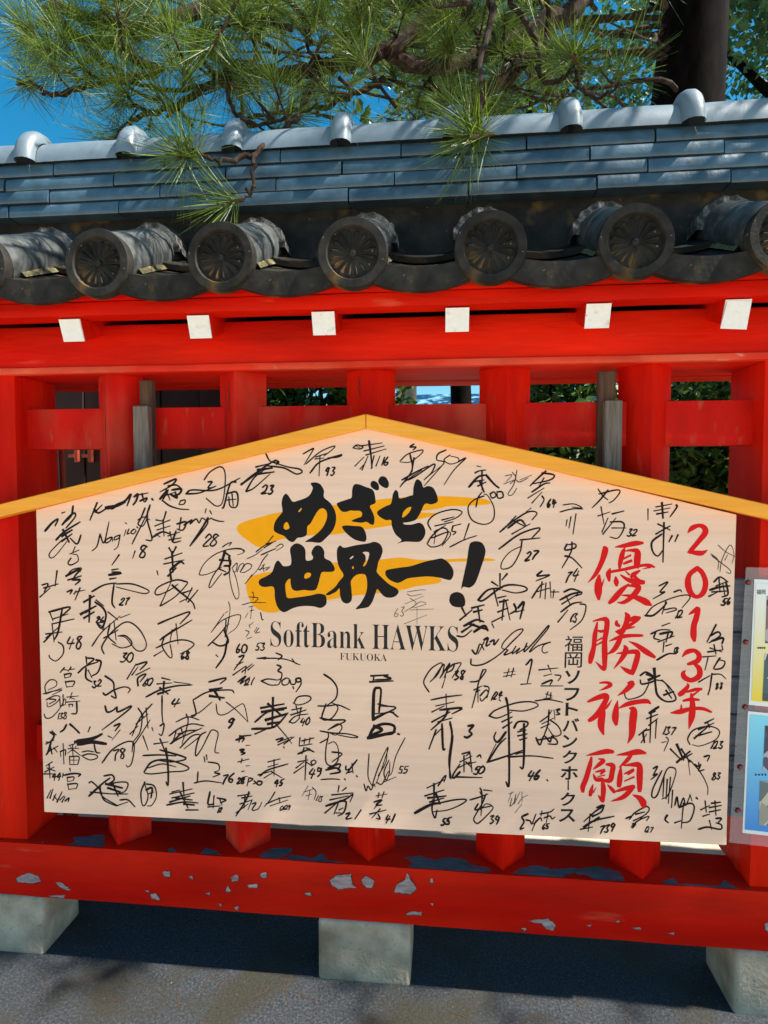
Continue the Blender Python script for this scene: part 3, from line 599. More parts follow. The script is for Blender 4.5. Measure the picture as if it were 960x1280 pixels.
 (T3, "5 735,380 710,400; 9 600,485 660,420; 8 580,500 640,450 720,400 765,405 740,440; 9 640,440 700,470; 9 620,480 680,440 710,470; 8 640,510 730,460; 8 575,585 680,510 780,480 740,530; 7 680,540 730,535 780,530; 6 690,545 680,600 640,670 590,685 590,650 630,600 690,570; D 27 700 645 46 8"),
 (T4, "5 15,205 70,200 110,220 60,215; 6 0,240 60,225 115,225; 7 35,280 30,310; 7 55,265 45,320; 8 80,250 65,350; 7 35,400 25,430 75,420 75,400 35,405; 7 60,390 55,440 10,520; 8 25,460 60,470 110,520; D 74 20 590 55 7"),
 (T4, "6 190,125 215,160 240,180; 7 240,130 200,180 160,220; 7 195,150 280,130 300,140 270,180 245,195; 8 205,215 220,300; 7 190,260 250,240; 8 210,340 240,270; 7 260,250 300,240 320,235; 8 215,350 280,270; 7 250,290 310,290 320,320 290,370 250,365; 7 260,320 330,320; D 32 332 362 36 7"),
 (T4, "7 440,225 440,280; 8 480,215 560,200; 8 470,235 550,220; 14 510,195 515,270; 8 580,205 585,215 550,265; 10 485,250 540,240; 10 490,300 550,330; 10 480,350 550,310; 12 520,295 515,490; 8 510,350 460,390 465,440 490,460 515,430; 10 560,360 545,388; 10 590,355 575,388"),
 (T4, "3.5 790,405 830,440 880,465; 3.5 800,540 810,480 850,405 870,450 860,500; 4 755,450 790,480 790,530; 4 760,460 800,490 850,530 850,548 830,540; 4 825,480 838,455"),
 (T4, "8 770,590 800,565 840,590; 8 780,610 830,590; 9 795,570 800,640; 9 750,630 800,615 850,610; 8 745,662 790,640; 8 830,590 840,650 810,665; 9 760,640 840,635; 8 815,600 825,660; D 56 805 708 36 8"),
 (T4, "7 495,610 540,590 500,640 525,640 465,675; 7 570,640 600,630 608,640; 6 430,755 470,710 560,670 630,655 650,670 610,720; 8 425,758 470,755 530,700 525,690; 9 530,690 510,750; 7 520,730 570,720 580,730 530,745; D 12 568 772 40 7"),
 (T3, "11 580,710 580,790; 11 615,710 590,740; 11 540,750 570,770; 9 470,840 520,790 590,780; 8 470,840 500,840 600,770 690,770 715,790 660,805 590,790; 10 550,790 570,870; 10 570,830 610,820; 12 580,850 620,840; 10 570,900 620,880; 10 540,950 600,920; 12 600,840 590,940; 9 610,850 630,940; 9 650,860 660,890 630,910; 10 670,880 700,850 680,935; 9 660,900 700,890"),
 (T3, "8 790,695 765,720 830,715 760,745; 8 740,830 780,770 800,760; 8 790,750 780,830; 8 810,755 805,835; 8 760,800 830,780; 7 830,750 835,830; 8 840,800 875,800; 7 850,790 845,830"),
 (T3, "11 390,880 410,920; 10 380,940 440,890; 12 440,880 500,865; 11 450,900 490,890; 12 470,880 480,950; 11 400,970 460,940 500,950; 12 390,1000 450,960; 14 430,960 520,990; 12 450,1000 500,970 520,995; 9 540,960 550,980; 8 365,1020 400,1022 440,990"),
 (T3, "2.8 115,800 180,790 210,790; 2.8 115,810 140,820 190,810; 2.8 105,860 200,820; 2.8 130,830 160,860 100,900; 2.8 140,880 180,850 210,860 150,880; 2.8 130,890 250,885; 2.8 100,960 215,915; 2.8 165,880 165,960; D 63 45 925 45 2.8"),
 (T4, "8 20,640 60,625 110,645 80,660; 9 0,680 60,650 110,640; 9 10,700 90,650; 8 5,740 60,700 110,690; 8 -10,790 40,730; 6 100,700 130,710 110,780 50,830; D 13 45 790 40 7; 8 30,660 50,700"),
 (T4, "8 510,810 550,795; 7 455,850 500,830 550,830; 7 480,840 470,870 500,880; 9 500,850 560,840 550,870; 9 490,890 570,860; 10 540,850 530,890; 9 520,890 515,940; 8 530,910 560,900; 8 485,980 540,950 580,950; D 18 565 948 28 6"),
 (T4, "10 780,805 735,890; 8 750,860 790,840 800,860 745,895; 10 760,885 815,870 810,900; 9 770,905 780,950; 10 740,940 810,930; 8 750,920 810,940; 8 810,910 815,930; 8 715,965 780,960; 8 740,970 725,1030; 8 800,970 780,1000 770,1025 810,1020 825,990 800,980; 9 694,1090 750,1058; 8 760,1047 750,1120 740,1155; 6 760,1052 803,1052 830,1075; D 88 776 1128 30 6"),
 (T8, "16 435,60 440,130; 16 410,110 460,90; 12 400,85 440,100; 8 370,90 400,75 440,110 380,130 370,110; 5 410,130 380,180 320,200 300,185 305,160 340,140; 8 440,130 450,180 490,210 535,200 510,150 470,110; 12 480,180 525,165; 10 490,160 515,195; 5 440,110 480,120 510,165"),
 (T8, "9 455,235 410,265 440,255; 8 400,290 450,270; 8 410,320 450,290; 8 365,365 400,335; 8 390,400 385,350 415,340; 9 420,270 415,400; 8 445,300 440,380; 7 375,400 400,360; D 137 468 362 36 6"),
 (T8, "5 600,410 590,380 620,340 690,325 735,345 720,385 650,415 610,410; 9 670,310 710,290; 10 620,380 690,320; 10 630,370 700,350; 8 640,340 710,310; 9 680,305 690,330; D 123 690 428 36 6"),
 (T8, "5 490,375 500,390 480,440; 5 470,400 490,395; 10 510,430 560,480; 14 540,410 570,480; 12 540,490 600,440; 10 560,430 600,490; 10 575,470 610,450; 5 590,470 600,550; 5 600,480 650,540 680,600 682,640; 7 620,500 640,510 640,490; 7 650,500 640,530 665,525; 7 665,465 690,460 680,485; D 83 698 572 32 6"),
 (T8, "7 430,520 450,510 430,550; 7 430,550 450,545 420,570; 6 470,530 430,610 425,650 450,640 490,530 520,515 535,540 500,640 470,660; 8 480,560 475,650; 8 510,560 500,680; 8 495,570 490,660; 8 520,620 515,700"),
 (T8, "9 495,735 485,755 500,770; 7 530,690 540,650 550,700 570,655 580,690 600,645; 7 570,680 560,795; 7 550,700 600,680 620,700 600,760 560,770; 7 530,770 560,760; 10 630,655 635,660; 7 600,640 610,670"),
 (T8, "8 650,710 690,690; 8 670,670 675,720; 9 700,680 740,675; 9 690,700 745,690; 9 715,670 720,735; 9 690,720 740,710; 8 660,740 690,730; 7 640,800 680,790 740,800 745,780 720,770; 7 690,760 700,800; 8 720,750 745,750 730,770"),
 (T8, "7 205,690 160,720 110,765; 7 170,700 200,690 190,720 150,740; 12 150,740 175,730; 14 160,760 180,745; 9 110,790 160,760 250,740; 8 95,800 150,790; 8 140,730 130,810; D 739 175 820 38 7"),
 (T8, "6 330,740 350,720 400,695 410,715 370,750; 9 350,730 390,720; 7 305,750 330,740 320,755; 7 340,760 400,730; 6 330,790 360,760 410,740 400,760; 7 335,775 350,775 335,795; D 127 385 812 26 5"),
 (T5, "9 270,165 275,210; 8 270,170 310,175 280,200; 8 230,245 270,210 330,190; 9 320,180 345,190 330,240 300,260; 8 270,220 270,270 300,290; 7 280,230 300,270; D 32 300 318 36 7"),
 (T5, "8 475,275 520,200; 8 500,255 530,215; 8 520,205 575,190 540,230; 8 520,255 590,220; 8 530,310 530,270 570,250 540,290; D 60 548 312 36 7"),
 (T5, "8 365,260 405,290 410,330; 7 355,345 370,355 410,330 460,315 490,325 480,345; 8 410,330 420,370 395,360"),
 (T5, "9 365,410 375,440 400,435 425,415; 8 425,415 430,440 495,410 470,440 350,530; 8 410,510 440,500 415,535; 6 380,560 400,570; 6 350,695 400,630 470,590 510,600 500,690 480,715 470,705; 6 440,530 400,580; D 78 400 680 52 7"),
 (T5, "7 600,400 540,470 500,560; 7 530,420 550,460 540,540 505,590; 8 520,500 580,450; 8 545,440 560,470; 8 570,420 580,520; 7 490,550 530,510; 6 505,610 540,560 590,480; 8 555,560 580,630; 7 505,590 500,640"),
 (T5, "10 650,270 690,280; 8 625,300 700,295; 8 570,365 640,330 720,310 800,305; 6 710,290 790,300; 14 640,320 680,350; 12 630,350 690,330; 12 660,290 655,350; 7 650,360 650,450 655,500; 8 715,375 700,400 740,395; 8 735,375 710,415"),
 (T6, "8 5,290 90,270 60,300; 14 10,330 70,320; 16 10,360 80,370; 16 30,330 60,380; 7 -75,380 0,340 110,330 130,345; 6 -75,380 -60,450 -85,460 -40,440 20,390; 5 40,400 50,450 90,450 150,410 180,405 200,490; 5 90,390 140,430 200,490; D 9 90 525 58 9"),
 (T5, "7 600,520 605,535; 7 640,510 660,500 650,555 635,550; 10 640,575 670,650; 8 610,600 680,590; 7 555,658 640,655 720,660; 7 640,630 770,670 700,690 620,680; 7 560,740 600,690 680,680 780,715 760,735 690,740 600,750 560,745; 6 580,720 650,700 720,715; 9 670,620 680,720 680,805 670,790"),
 (T5, "6 770,450 780,490 750,600; 6 720,490 780,465 835,480; 7 685,560 740,520 800,500 860,510; 7 700,590 760,540 830,530; 9 730,550 800,530; 9 745,520 760,570; 7 690,600 740,570 850,520; 6 740,620 800,560 840,560 760,625; 7 720,540 700,600"),
 (T5, "6 870,540 840,560 820,620 820,660 850,620 880,560 900,530 930,545 920,600 915,640 935,645"),
 (T5, "8 860,665 865,690; 8 872,655 875,680; 6 880,690 930,700 935,730 910,740; 7 915,745 940,750 905,765; 6 830,740 825,790 810,795; 6 810,795 870,785 950,795; D 76 942 800 48 8"),
 (T5, "8 290,515 280,540; 14 215,590 300,575 350,550; 16 230,600 300,590 370,600; 6 225,580 290,570 350,550; 7 310,600 320,640 340,645; 6 250,640 280,635 310,640; 6 250,660 280,650 320,655 325,670 290,680 255,665"),
 (T5, "8 360,760 400,755 410,780 380,800; 10 285,860 350,800 390,770; 14 370,800 450,820; 14 380,820 440,840; 12 400,790 430,860; 7 285,795 300,790 340,830 360,880 420,910; 7 340,810 350,860 430,910; 6 290,840 400,850 480,850; 6 380,800 450,790 480,800 460,840 400,850; 8 440,880 480,880 515,915; 6 420,910 480,890"),
 (T5, "6 565,790 545,840 550,900 565,905 580,860 560,790; 6 570,800 610,810 622,860 600,905 575,910; 9 570,830 600,820 595,870; 8 580,850 610,840"),
 (T5, "10 755,795 760,860; 8 690,850 800,825; 9 700,870 810,845; 10 690,890 790,860; 8 675,905 760,890 830,895; 10 740,840 780,920; 12 720,870 800,880; 14 760,900 810,905; 8 700,840 740,830; 10 770,930 830,930"),
 (T5, "5 70,350 65,310 90,280 120,285 120,310 80,330; 5 55,350 110,335 150,330 100,355; 5 70,380 110,360 140,365 120,395 80,415 75,390; 6 85,375 120,380 85,400; 5 60,450 70,470 100,465 140,420 165,370; D 138 122 478 32 5; 6 70,350 150,320"),
 (T5, "8 90,540 110,560 90,590 70,590; 8 100,535 120,555; 8 70,600 110,580; 8 95,590 80,640 70,655; 10 90,610 100,650; 8 80,640 130,610; 7 110,620 125,640"),
 (T5, "8 100,690 70,710; 8 65,740 110,715; 8 75,720 115,735; 8 85,700 90,770; 8 60,750 110,750; D 44 98 782 36 7"),
 (T5, "8 75,870 95,830; 8 90,870 105,825; 8 105,880 120,850; 8 110,860 125,880; 8 125,890 150,840; 8 140,880 160,860; 8 150,890 165,865; 7 165,885 185,870 180,890"),
 (T6, "8 155,165 180,160 130,230; 8 145,205 175,190; 8 125,255 190,210; 8 170,240 220,200; 8 190,215 185,250; 8 200,230 230,205; 7 150,290 190,260 160,300 210,265; D 121 172 312 34 6"),
 (T6, "6 245,172 340,172 400,180 460,205; 7 340,145 370,160 350,180; 6 245,172 290,165; 7 420,175 440,200; 8 280,175 300,172"),
 (T6, "7 345,205 365,215 350,235 370,250 355,300 330,305; 6 265,285 300,275 350,280 370,265; 6 265,285 310,305 350,305; 6 390,270 370,285 375,305 400,300 405,275 385,270; 6 410,280 415,300 435,300 440,275; 7 460,270 440,275 445,290 465,285 460,270 465,300 440,340; 9 425,315 428,325"),
 (T6, "14 325,370 320,520; 12 265,420 380,400; 16 270,440 390,420; 16 300,400 370,460; 18 290,480 390,450; 8 235,490 300,440 380,430; 14 300,500 360,490; 10 220,525 330,515 400,445; 8 235,550 330,510; 5 330,490 390,560 420,600; 8 340,580 375,570 355,590; 8 350,590 420,565; 8 380,600 430,565; 7 350,605 400,580; 8 378,615 382,620"),
 (T6, "6 430,395 450,365 500,360 515,375 490,395 450,405 425,395; 8 420,430 470,420; 8 440,410 450,450; 9 415,455 490,430; 9 465,420 455,470; 6 405,490 440,460 500,450; 6 405,490 430,495 460,470; D 40 460 508 38 7"),
 (T6, "8 580,252 620,280 645,320 640,370 600,405; 7 550,410 600,410 650,405 710,430; 6 590,400 570,460 580,480 620,470 650,420 620,395 590,410; 7 560,470 610,480 680,480 680,490 640,510 600,530; 6 600,530 650,500 670,520 640,555 600,540; 6 560,535 620,545 700,550 750,565 720,568 650,555; 6 560,595 600,570 600,540; 6 600,570 590,620 590,690 620,710 650,680 650,620 630,590 600,600; 7 620,640 670,650 620,690; 10 590,730 640,720 660,740 610,750; 9 600,720 660,700 650,730; 6 565,778 620,775 660,778; 7 690,710 690,730 710,725 690,750; 8 745,680 700,740 725,735; 7 720,700 725,745; 9 683,775 687,780; 9 743,760 747,765"),
 (T6, "12 815,260 900,255; 10 830,260 825,285; 10 880,260 915,275 830,280; 10 810,290 925,285; 12 825,480 830,340 850,320 865,335 855,440; 10 825,480 860,460 910,440 950,465; 8 830,470 940,420 860,410; 8 850,400 900,410; 7 830,450 930,440; 12 805,565 830,520 880,500 930,510 925,545 880,555; 14 830,510 870,530 820,555; 14 800,570 870,555 935,540; 12 950,550 957,552"),
 (T6, "8 140,580 180,570 170,590; 10 160,560 155,590; 9 165,562 215,556; 5 190,608 210,606; 9 160,630 180,628 165,640 185,645 165,655; 8 150,690 205,675; 9 170,675 165,695; 5 190,710 208,708; 8 170,738 182,735; 5 185,763 198,763; D 28 143 800 30 8; 9 205,770 195,810; 7 205,770 225,775 205,790; 7 230,785 240,795 225,800; 8 250,785 270,790 262,805 245,800 250,785"),
 (T6, "8 300,690 360,675; 7 300,715 350,700; 8 330,680 330,760; 8 260,760 300,730 400,700; 7 250,755 320,735; 7 320,740 370,770; 7 280,770 330,740; D 45 330 812 34 8"),
 (T6, "8 460,570 455,610; 8 470,585 530,570; 8 485,575 480,600; 8 510,570 505,600; 8 460,610 520,600; 9 480,620 470,650; 8 450,650 500,630 530,640; 8 490,620 510,625; 9 490,660 485,780; 8 440,720 480,690; 8 430,745 480,710; 8 450,690 500,680; 8 490,690 520,710; 6 530,680 515,690 525,705 540,690 530,680; D 49 500 772 50 8"),
 (T6, "8 10,840 0,900 30,900; 8 30,860 25,920; 8 0,915 60,910; 8 45,870 90,880 60,895; 8 60,880 70,905; D 12 40 945 25 6"),
 (T6, "8 205,840 190,880 140,960; 8 150,860 210,850; 9 170,870 220,860; 8 160,900 220,880; 8 185,860 180,920; 7 140,945 200,900; 7 220,880 200,930; 6 220,900 240,895 220,930 250,925 270,890"),
 (T6, "6 335,840 310,880 280,915; 6 290,900 350,875 415,860; 6 310,910 400,880; 7 355,870 360,895; D 0129 358 932 22 5"),
 (T6, "4 500,810 470,860; 4 480,840 530,825; 4 510,830 500,880; 4 490,860 520,850; 4 520,815 540,840 530,880; D 113 535 885 25 4"),
 (T6, "9 655,810 650,840; 8 690,820 670,835; 8 620,855 725,845; 9 610,880 700,860; 9 590,910 680,880 725,850; 9 585,945 650,890; 8 650,900 630,950; 9 660,885 690,890 680,940 650,960; 8 655,930 675,920; 8 640,945 665,945; 8 725,855 710,890; 8 690,950 710,945 690,975 720,970; 10 765,930 735,975"),
 (T6, "5 805,650 800,760 820,810; 5 820,810 850,720 890,630 900,625 870,720 840,800; 6 780,800 790,835 800,810 815,830 830,800 835,815; 5 905,680 880,740 890,780 905,750 910,690; 5 850,760 890,690 895,630; 5 985,570 940,660 920,740 905,760; 5 880,790 940,765; 5 840,790 870,800 900,740 910,745; D 55 948 748 38 6"),
 (T6, "6 840,860 895,850; 7 855,845 850,870; 7 880,840 870,870; 8 830,890 870,880 840,905 870,905; 7 845,905 830,925; 8 810,950 890,930; 8 860,925 820,970; 7 850,950 860,975 840,972; D 41 880 995 40 8"),
 (T7, "6 225,340 200,300 205,270 240,220 290,195 270,250 230,290; 7 250,270 300,200 290,260; 7 280,270 330,195 300,270; 7 310,230 350,200 340,230 310,245; 6 290,320 310,260; 6 350,200 385,195 370,225 340,270; D 38 348 280 46 8"),
 (T7, "7 495,230 480,270 440,420; 6 430,290 470,285 500,250 510,230 495,228; 7 450,330 490,310; 9 460,340 480,330; 7 470,300 470,390; 7 480,360 510,330 520,350 490,385 480,370; 7 500,310 525,320 515,370; D 124 528 382 36 7; 9 577,380 583,385"),
 (T7, "7 235,380 310,365 390,355; 8 310,352 312,420; 8 260,410 350,390; 9 240,440 300,410; 9 280,430 390,420 340,450; 10 240,490 330,440; 10 320,430 300,470 235,530; 9 270,490 340,470; 10 260,530 225,625; 10 290,500 295,620 305,625; 9 330,490 340,560 325,680 335,775; 9 345,560 330,680 328,770; 8 250,560 290,520; D 3 392 570 66 10"),
 (T7, "10 610,370 620,420 625,560 625,800 610,790; 7 525,460 560,430 660,395 740,390 770,410 700,435 620,430; 7 525,460 570,470 640,440; 10 590,490 640,465; 10 595,520 640,490; 9 610,540 570,590 550,570 560,540; 8 520,690 570,610 610,570; 8 515,692 600,665 700,630; 6 515,690 560,600; 9 650,520 670,490 715,490 715,510 680,530; 9 670,540 710,530; 9 670,560 715,550; 9 680,580 715,570; 10 700,500 700,640 695,720 680,715; 7 620,665 740,660 845,672; 8 660,650 700,640; D 46 710 785 50 9; 10 815,780 820,785"),
 (T7, "6 600,245 655,235; 6 598,262 658,252; 7 625,225 612,265; 7 648,222 636,265; 8 710,205 740,180 715,300; 8 685,302 735,298; 8 440,130 460,150 480,100 500,130; 9 500,90 470,150; 9 500,80 520,70 510,110 530,100; 8 530,90 550,80 550,105 575,75; 6 435,175 440,205 500,200 580,150 640,90 690,40 690,25 650,40 600,90 590,120 620,130; 6 620,130 600,155 640,140 660,110 640,150 680,120 660,150 720,110; 6 715,95 700,140 760,80 820,10 815,30 740,120 730,140 770,110 835,90 800,105 790,130 800,145 820,140"),
 (T7, "7 775,230 870,220; 7 820,207 835,240; 7 800,260 840,250; 6 855,255 885,260 870,285; 8 790,300 840,280 830,305; 7 785,310 895,310; 7 820,340 810,370; 7 810,350 840,360; 8 800,375 840,370; 6 755,385 820,378 895,392; 8 835,345 830,375"),
 (T7, "7 825,430 820,500 800,560; 6 790,500 850,470; 6 780,490 820,460 840,430; 6 830,480 870,510 885,550 850,560 820,520; 7 785,520 830,500; 8 760,570 780,605 800,560 830,590 840,560 870,590; 7 770,580 850,570 865,600 820,600; 6 850,430 855,480; 7 860,430 880,425 865,440 880,450 860,455"),
 (T7, "8 390,650 430,640 410,660; 8 380,690 440,660; 8 370,720 430,690; 9 400,660 400,740; 9 380,740 350,770 345,755 380,700; 8 430,650 440,740; 8 420,700 460,690; 7 465,665 480,655 485,670; 10 365,765 490,768; 9 410,690 440,720; D 50 445 750 38 8"),
 (T7, "8 215,820 300,780; 7 270,810 300,765 310,760 300,790; 10 205,860 300,830; 12 250,800 250,900; 12 220,870 310,860; 10 230,890 300,870; 14 260,850 280,900; 12 155,945 230,905 280,895; 7 280,895 350,880 410,878 390,900 320,930 240,940; 8 245,880 240,930 255,970 265,930; D 55 280 1008 36 9"),
 (T7, "7 480,820 490,850 485,960; 7 430,880 480,865 520,850; 7 500,830 540,835; 6 510,850 490,900 450,970 460,995 480,990 540,930 540,910 510,900 480,930; 7 470,900 455,930 490,920 540,910; 8 480,840 500,880; D 39 522 1000 42 7"),
 (T7, "3.5 640,840 620,890; 3.5 625,850 650,840; 3.5 640,870 630,910 645,900 660,870; 3.5 660,850 650,900 680,840; 3.5 670,900 690,870; 3.5 655,945 690,900; 3.5 690,870 720,855; 3.5 690,840 690,890"),
 (T7, "8 720,950 690,965 700,990 680,1025 700,1020; 7 710,980 730,985 740,1000 760,950; 7 760,985 740,1035; 7 750,1000 780,970 790,985; 7 780,950 830,940 850,925; 7 790,935 785,960; 7 800,970 830,960 840,975 855,965; 7 820,950 810,1000; D 65 788 1028 28 7"),
]
for (ox, oy, s), txt in SIGS:
    mb = MB(); pen_strokes(txt, ox, oy, s, mb)
    mb.obj('signature', M['ink_thin'] if txt[:3] in ('2.8', '3.5') else M['ink'], board, fix=False)
SHRINE = ["16 215,70 180,110; 12 205,85 245,90; 14 275,65 250,100; 12 265,85 310,80; 12 215,125 220,160; 12 215,130 275,120 265,150; 10 220,160 270,150; 12 225,190 235,240; 12 225,195 305,190 290,235; 10 235,240 290,235",
 "12 205,310 205,400; 11 175,350 180,420; 11 180,415 225,395; 10 230,350 225,395; 12 240,330 340,320; 12 285,290 265,345; 10 270,335 310,350; 12 235,375 355,365; 10 255,395 260,420; 10 255,395 290,395 285,415; 14 325,370 325,470 280,478",
 "16 235,575 210,620 180,640; 18 265,570 300,600 350,650",
 "11 180,810 185,860; 11 180,815 225,800 225,850; 12 205,745 212,925; 11 260,760 310,745; 10 250,790 345,785; 11 290,750 292,850; 10 285,800 245,830; 12 295,800 360,850; 11 260,855 265,930; 11 260,860 345,860 335,930; 9 265,890 335,890; 9 300,860 300,925; 10 265,930 335,930; 9 270,770 280,785; 9 320,765 310,785",
 "14 265,965 270,990; 12 205,1010 200,1045; 14 210,1025 290,1010 360,1015 340,1035; 11 240,1045 245,1080; 11 240,1045 300,1040 295,1070; 10 245,1080 295,1072; 12 245,1100 255,1150; 12 245,1105 330,1100 320,1145; 11 255,1150 320,1142"]
for txt in SHRINE:
    mb = MB(); pen_strokes(txt, *TH, mb); mb.obj('brush_character', M['ink'], board, fix=False)
# the red wish, brush strokes as x,y,width
RED = [((725,665,8.727), "0 265,165,30 275,200,55 240,320,45 170,460,35 85,555,5; 0 210,470,20 200,560,60 200,650,65 205,735,25; 0 265,510,5 235,590,20 215,650,20; 0 385,165,10 480,150,35 600,125,45 685,120,25; 0 490,170,10 465,230,40 440,330,40 430,410,15; 0 480,210,10 560,200,25 625,215,50 625,300,60 620,380,50; 0 480,290,25 550,255,25; 0 480,345,25 570,310,25 520,330,20; 0 330,400,15 310,460,45 320,535,20; 0 330,435,25 450,415,25 560,390,30 680,365,25 760,365,30 815,385,15; 0 680,405,5 760,385,30; 0 390,490,15 395,540,45 400,585,25; 0 500,430,15 535,465,25; 0 655,420,15 590,460,40 560,490,30; 0 445,470,15 520,520,35 600,540,50 695,550,40; 0 590,470,20 620,520,40 650,540,40; 0 530,570,15 450,640,45 380,720,50 320,775,30; 0 500,590,10 580,585,30 640,600,45 610,660,50 540,730,40 470,770,30 405,770,5; 0 455,690,10 560,700,30 650,730,50 730,770,55 780,800,15"),
 ((725,755,8.727), "0 190,200,15 165,330,40 150,470,40 125,570,50 110,640,35; 0 140,190,10 220,170,25 290,175,45 290,280,45 270,400,45 270,550,50 270,710,35; 0 170,630,5 230,690,30 265,710,40; 0 190,290,15 230,300,25 270,290,20; 0 190,400,15 235,375,25; 0 180,450,15 235,420,25; 0 495,95,15 520,140,50 500,220,45 450,310,45 390,300,15; 0 400,185,20 400,220,35 430,240,25; 0 655,150,25 590,155,40 540,180,30; 0 650,160,20 590,200,30 470,280,25; 0 390,300,10 470,275,25 595,250,15; 0 320,405,10 440,360,35 560,345,30 680,345,25; 0 460,320,30 420,420,45 370,500,40 300,550,10; 0 530,405,5 620,450,35 720,520,50 815,580,30; 0 400,540,10 500,530,30 590,520,40 630,540,45 610,640,50 570,760,40; 0 440,680,5 500,720,35 560,750,45; 0 485,455,20 500,500,50 460,590,40 370,705,8"),
 ((725,840,8.727), "0 215,120,15 290,115,25 335,140,35 280,175,25 210,205,3; 0 85,325,20 180,285,40 270,260,50 290,290,45 220,420,50 160,490,45 100,530,35; 0 255,360,20 245,450,55 230,580,60 255,680,20; 0 350,300,3 310,360,20 280,400,20; 0 520,120,15 570,125,50 500,200,40 410,260,5; 0 410,315,10 395,400,45 385,500,60 395,575,30; 0 425,395,10 520,350,40 640,325,40 730,320,40 770,345,15; 0 540,395,15 585,420,60 575,550,65 565,680,50 520,780,8"),
 ((720,925,8.727), "0 115,170,8 230,145,35 340,125,45 405,130,30; 0 170,190,20 150,280,40 110,420,45 75,510,45 75,565,30; 0 245,205,10 300,225,35 250,270,35 190,320,10; 0 330,265,20 400,280,45 395,350,45 370,440,45 290,440,20; 0 190,370,10 220,430,35 290,430,35; 0 215,350,15 310,330,25 270,370,20; 0 240,400,12 310,385,18; 0 290,455,30 300,540,45 290,670,35; 0 240,600,5 270,640,30 295,665,35; 0 185,485,10 165,560,35 155,605,30; 0 220,520,8 190,570,20; 0 345,490,10 385,530,30 420,570,30; 0 445,165,8 560,150,35 680,130,50 760,145,20; 0 600,170,30 550,230,35 470,300,8; 0 490,300,15 480,400,45 470,500,45; 0 520,280,10 620,270,35 690,280,50 695,400,55 695,555,40; 0 530,370,15 630,325,25 570,375,20; 0 530,450,15 630,405,25; 0 440,560,20 540,530,35 630,510,40; 0 620,520,40 520,620,40 385,670,8; 0 620,600,10 700,640,50 745,705,60 765,715,20"),
 ((830,640,9.143), "0 270,240,8 320,185,45 400,155,35 460,180,50 470,240,55 400,330,45 290,460,40; 0 270,460,15 350,465,40 430,470,45 500,435,5"),
 ((830,640,9.143), "0 380,640,45 290,720,45 275,830,60 310,930,50 380,970,35 450,920,50 475,810,50 440,700,45 380,640,45"),
 ((820,770,8.533), "0 350,-16,10 395,-45,30 448,-78,40 430,20,50 405,100,50 400,200,55 410,265,30"),
 ((820,770,8.533), "0 280,435,10 330,385,40 410,370,35 460,420,45 440,480,45 340,515,25; 0 400,505,20 460,560,45 460,640,50 380,685,40 310,660,45 290,615,40 315,580,8"),
 ((820,770,8.533), "0 335,720,10 340,750,30 290,810,45 250,840,40; 0 330,810,20 420,785,30 485,780,25; 0 470,790,15 400,840,30; 0 290,905,20 370,890,30 460,895,20; 0 375,830,20 390,950,50 380,1080,55 350,1205,8; 0 270,950,15 270,990,35; 0 155,1035,10 260,1020,45 380,990,30 500,990,30 590,1025,20")]
for (ox, oy, s), txt in RED:
    mb = MB(); pen_strokes(txt, ox, oy, s, mb); mb.obj('red_character', M['redink'], board, fix=False)

# filled outlines (title brush lettering, orange sweeps) and set type, laid on the panel
def flat_mesh(name, tris_px, m, h, parent=board, place=None):
    vs, fs = tris_px; me = bpy.data.meshes.new(name)
    me.from_pydata([tuple((place or onboard)(x, y, h)) for x, y in vs], [], fs); me.materials.append(m)
    o = bpy.data.objects.new(name, me); link(o); child_of(o, parent); return o
def evaluate(ob):
    COL.objects.link(ob); bpy.context.view_layer.update()
    ev = ob.evaluated_get(bpy.context.evaluated_depsgraph_get()); me = ev.to_mesh()
    vs = [(v.co.x, v.co.y) for v in me.vertices]; fs = [tuple(p.vertices) for p in me.polygons]
    ev.to_mesh_clear(); d = ob.data; bpy.data.objects.remove(ob); bpy.data.curves.remove(d); return vs, fs
def outline(loops, smooth=True):
    cu = bpy.data.curves.new('outline', 'CURVE'); cu.dimensions = '2D'; cu.fill_mode = 'BOTH'
    for L_ in loops:
        if smooth:
            n = len(L_); P = []
            for i in range(n):
                a, b_, c, d = L_[i-1], L_[i], L_[(i+1) % n], L_[(i+2) % n]
                for j in range(4):
                    t = j / 4; P.append(tuple(0.5 * (2*q + (r - p) * t + (2*p - 5*q + 4*r - s_) * t*t + (3*q - p - 3*r + s_) * t**3) for p, q, r, s_ in zip(a, b_, c, d)))
        else: P = L_
        sp = cu.splines.new('POLY'); sp.points.add(len(P) - 1); sp.use_cyclic_u = True
        for q, (x, y) in zip(sp.points, P): q.co = (x / 100, -y / 100, 0, 1)
    vs, fs = evaluate(bpy.data.objects.new('outline', cu))
    return [(x * 100, -y * 100) for x, y in vs], fs
def loops(txt, ox, oy, s): return [[(ox + float(p.split(',')[0]) / s, oy + float(p.split(',')[1]) / s) for p in l.split()] for l in txt.split(';')]
A1, A2, A3, A4, PX = (290,590,6), (410,590,4.571), (300,670,6), (420,670,4.8), (0,0,1)
flat_mesh('orange_sweep', outline(loops("296,660 303,653 330,645 352,640 400,634 450,627 500,622 545,620 600,623 611,626 612,630 590,632 560,633 548,636 520,640 548,642 528,648 508,652 500,655 470,660 440,664 420,668 380,670 345,676 325,684 310,676 300,668", *PX)), M['orange'], 0.0001)
flat_mesh('orange_sweep', outline(loops("308,730 312,722 330,716 360,712 420,703 470,700 500,697 530,700 580,698 612,698 618,701 590,702 560,703 540,712 552,727 520,733 500,738 470,742 440,745 410,750 380,755 360,760 340,766 320,760 310,745", *PX)), M['orange'], 0.0001)
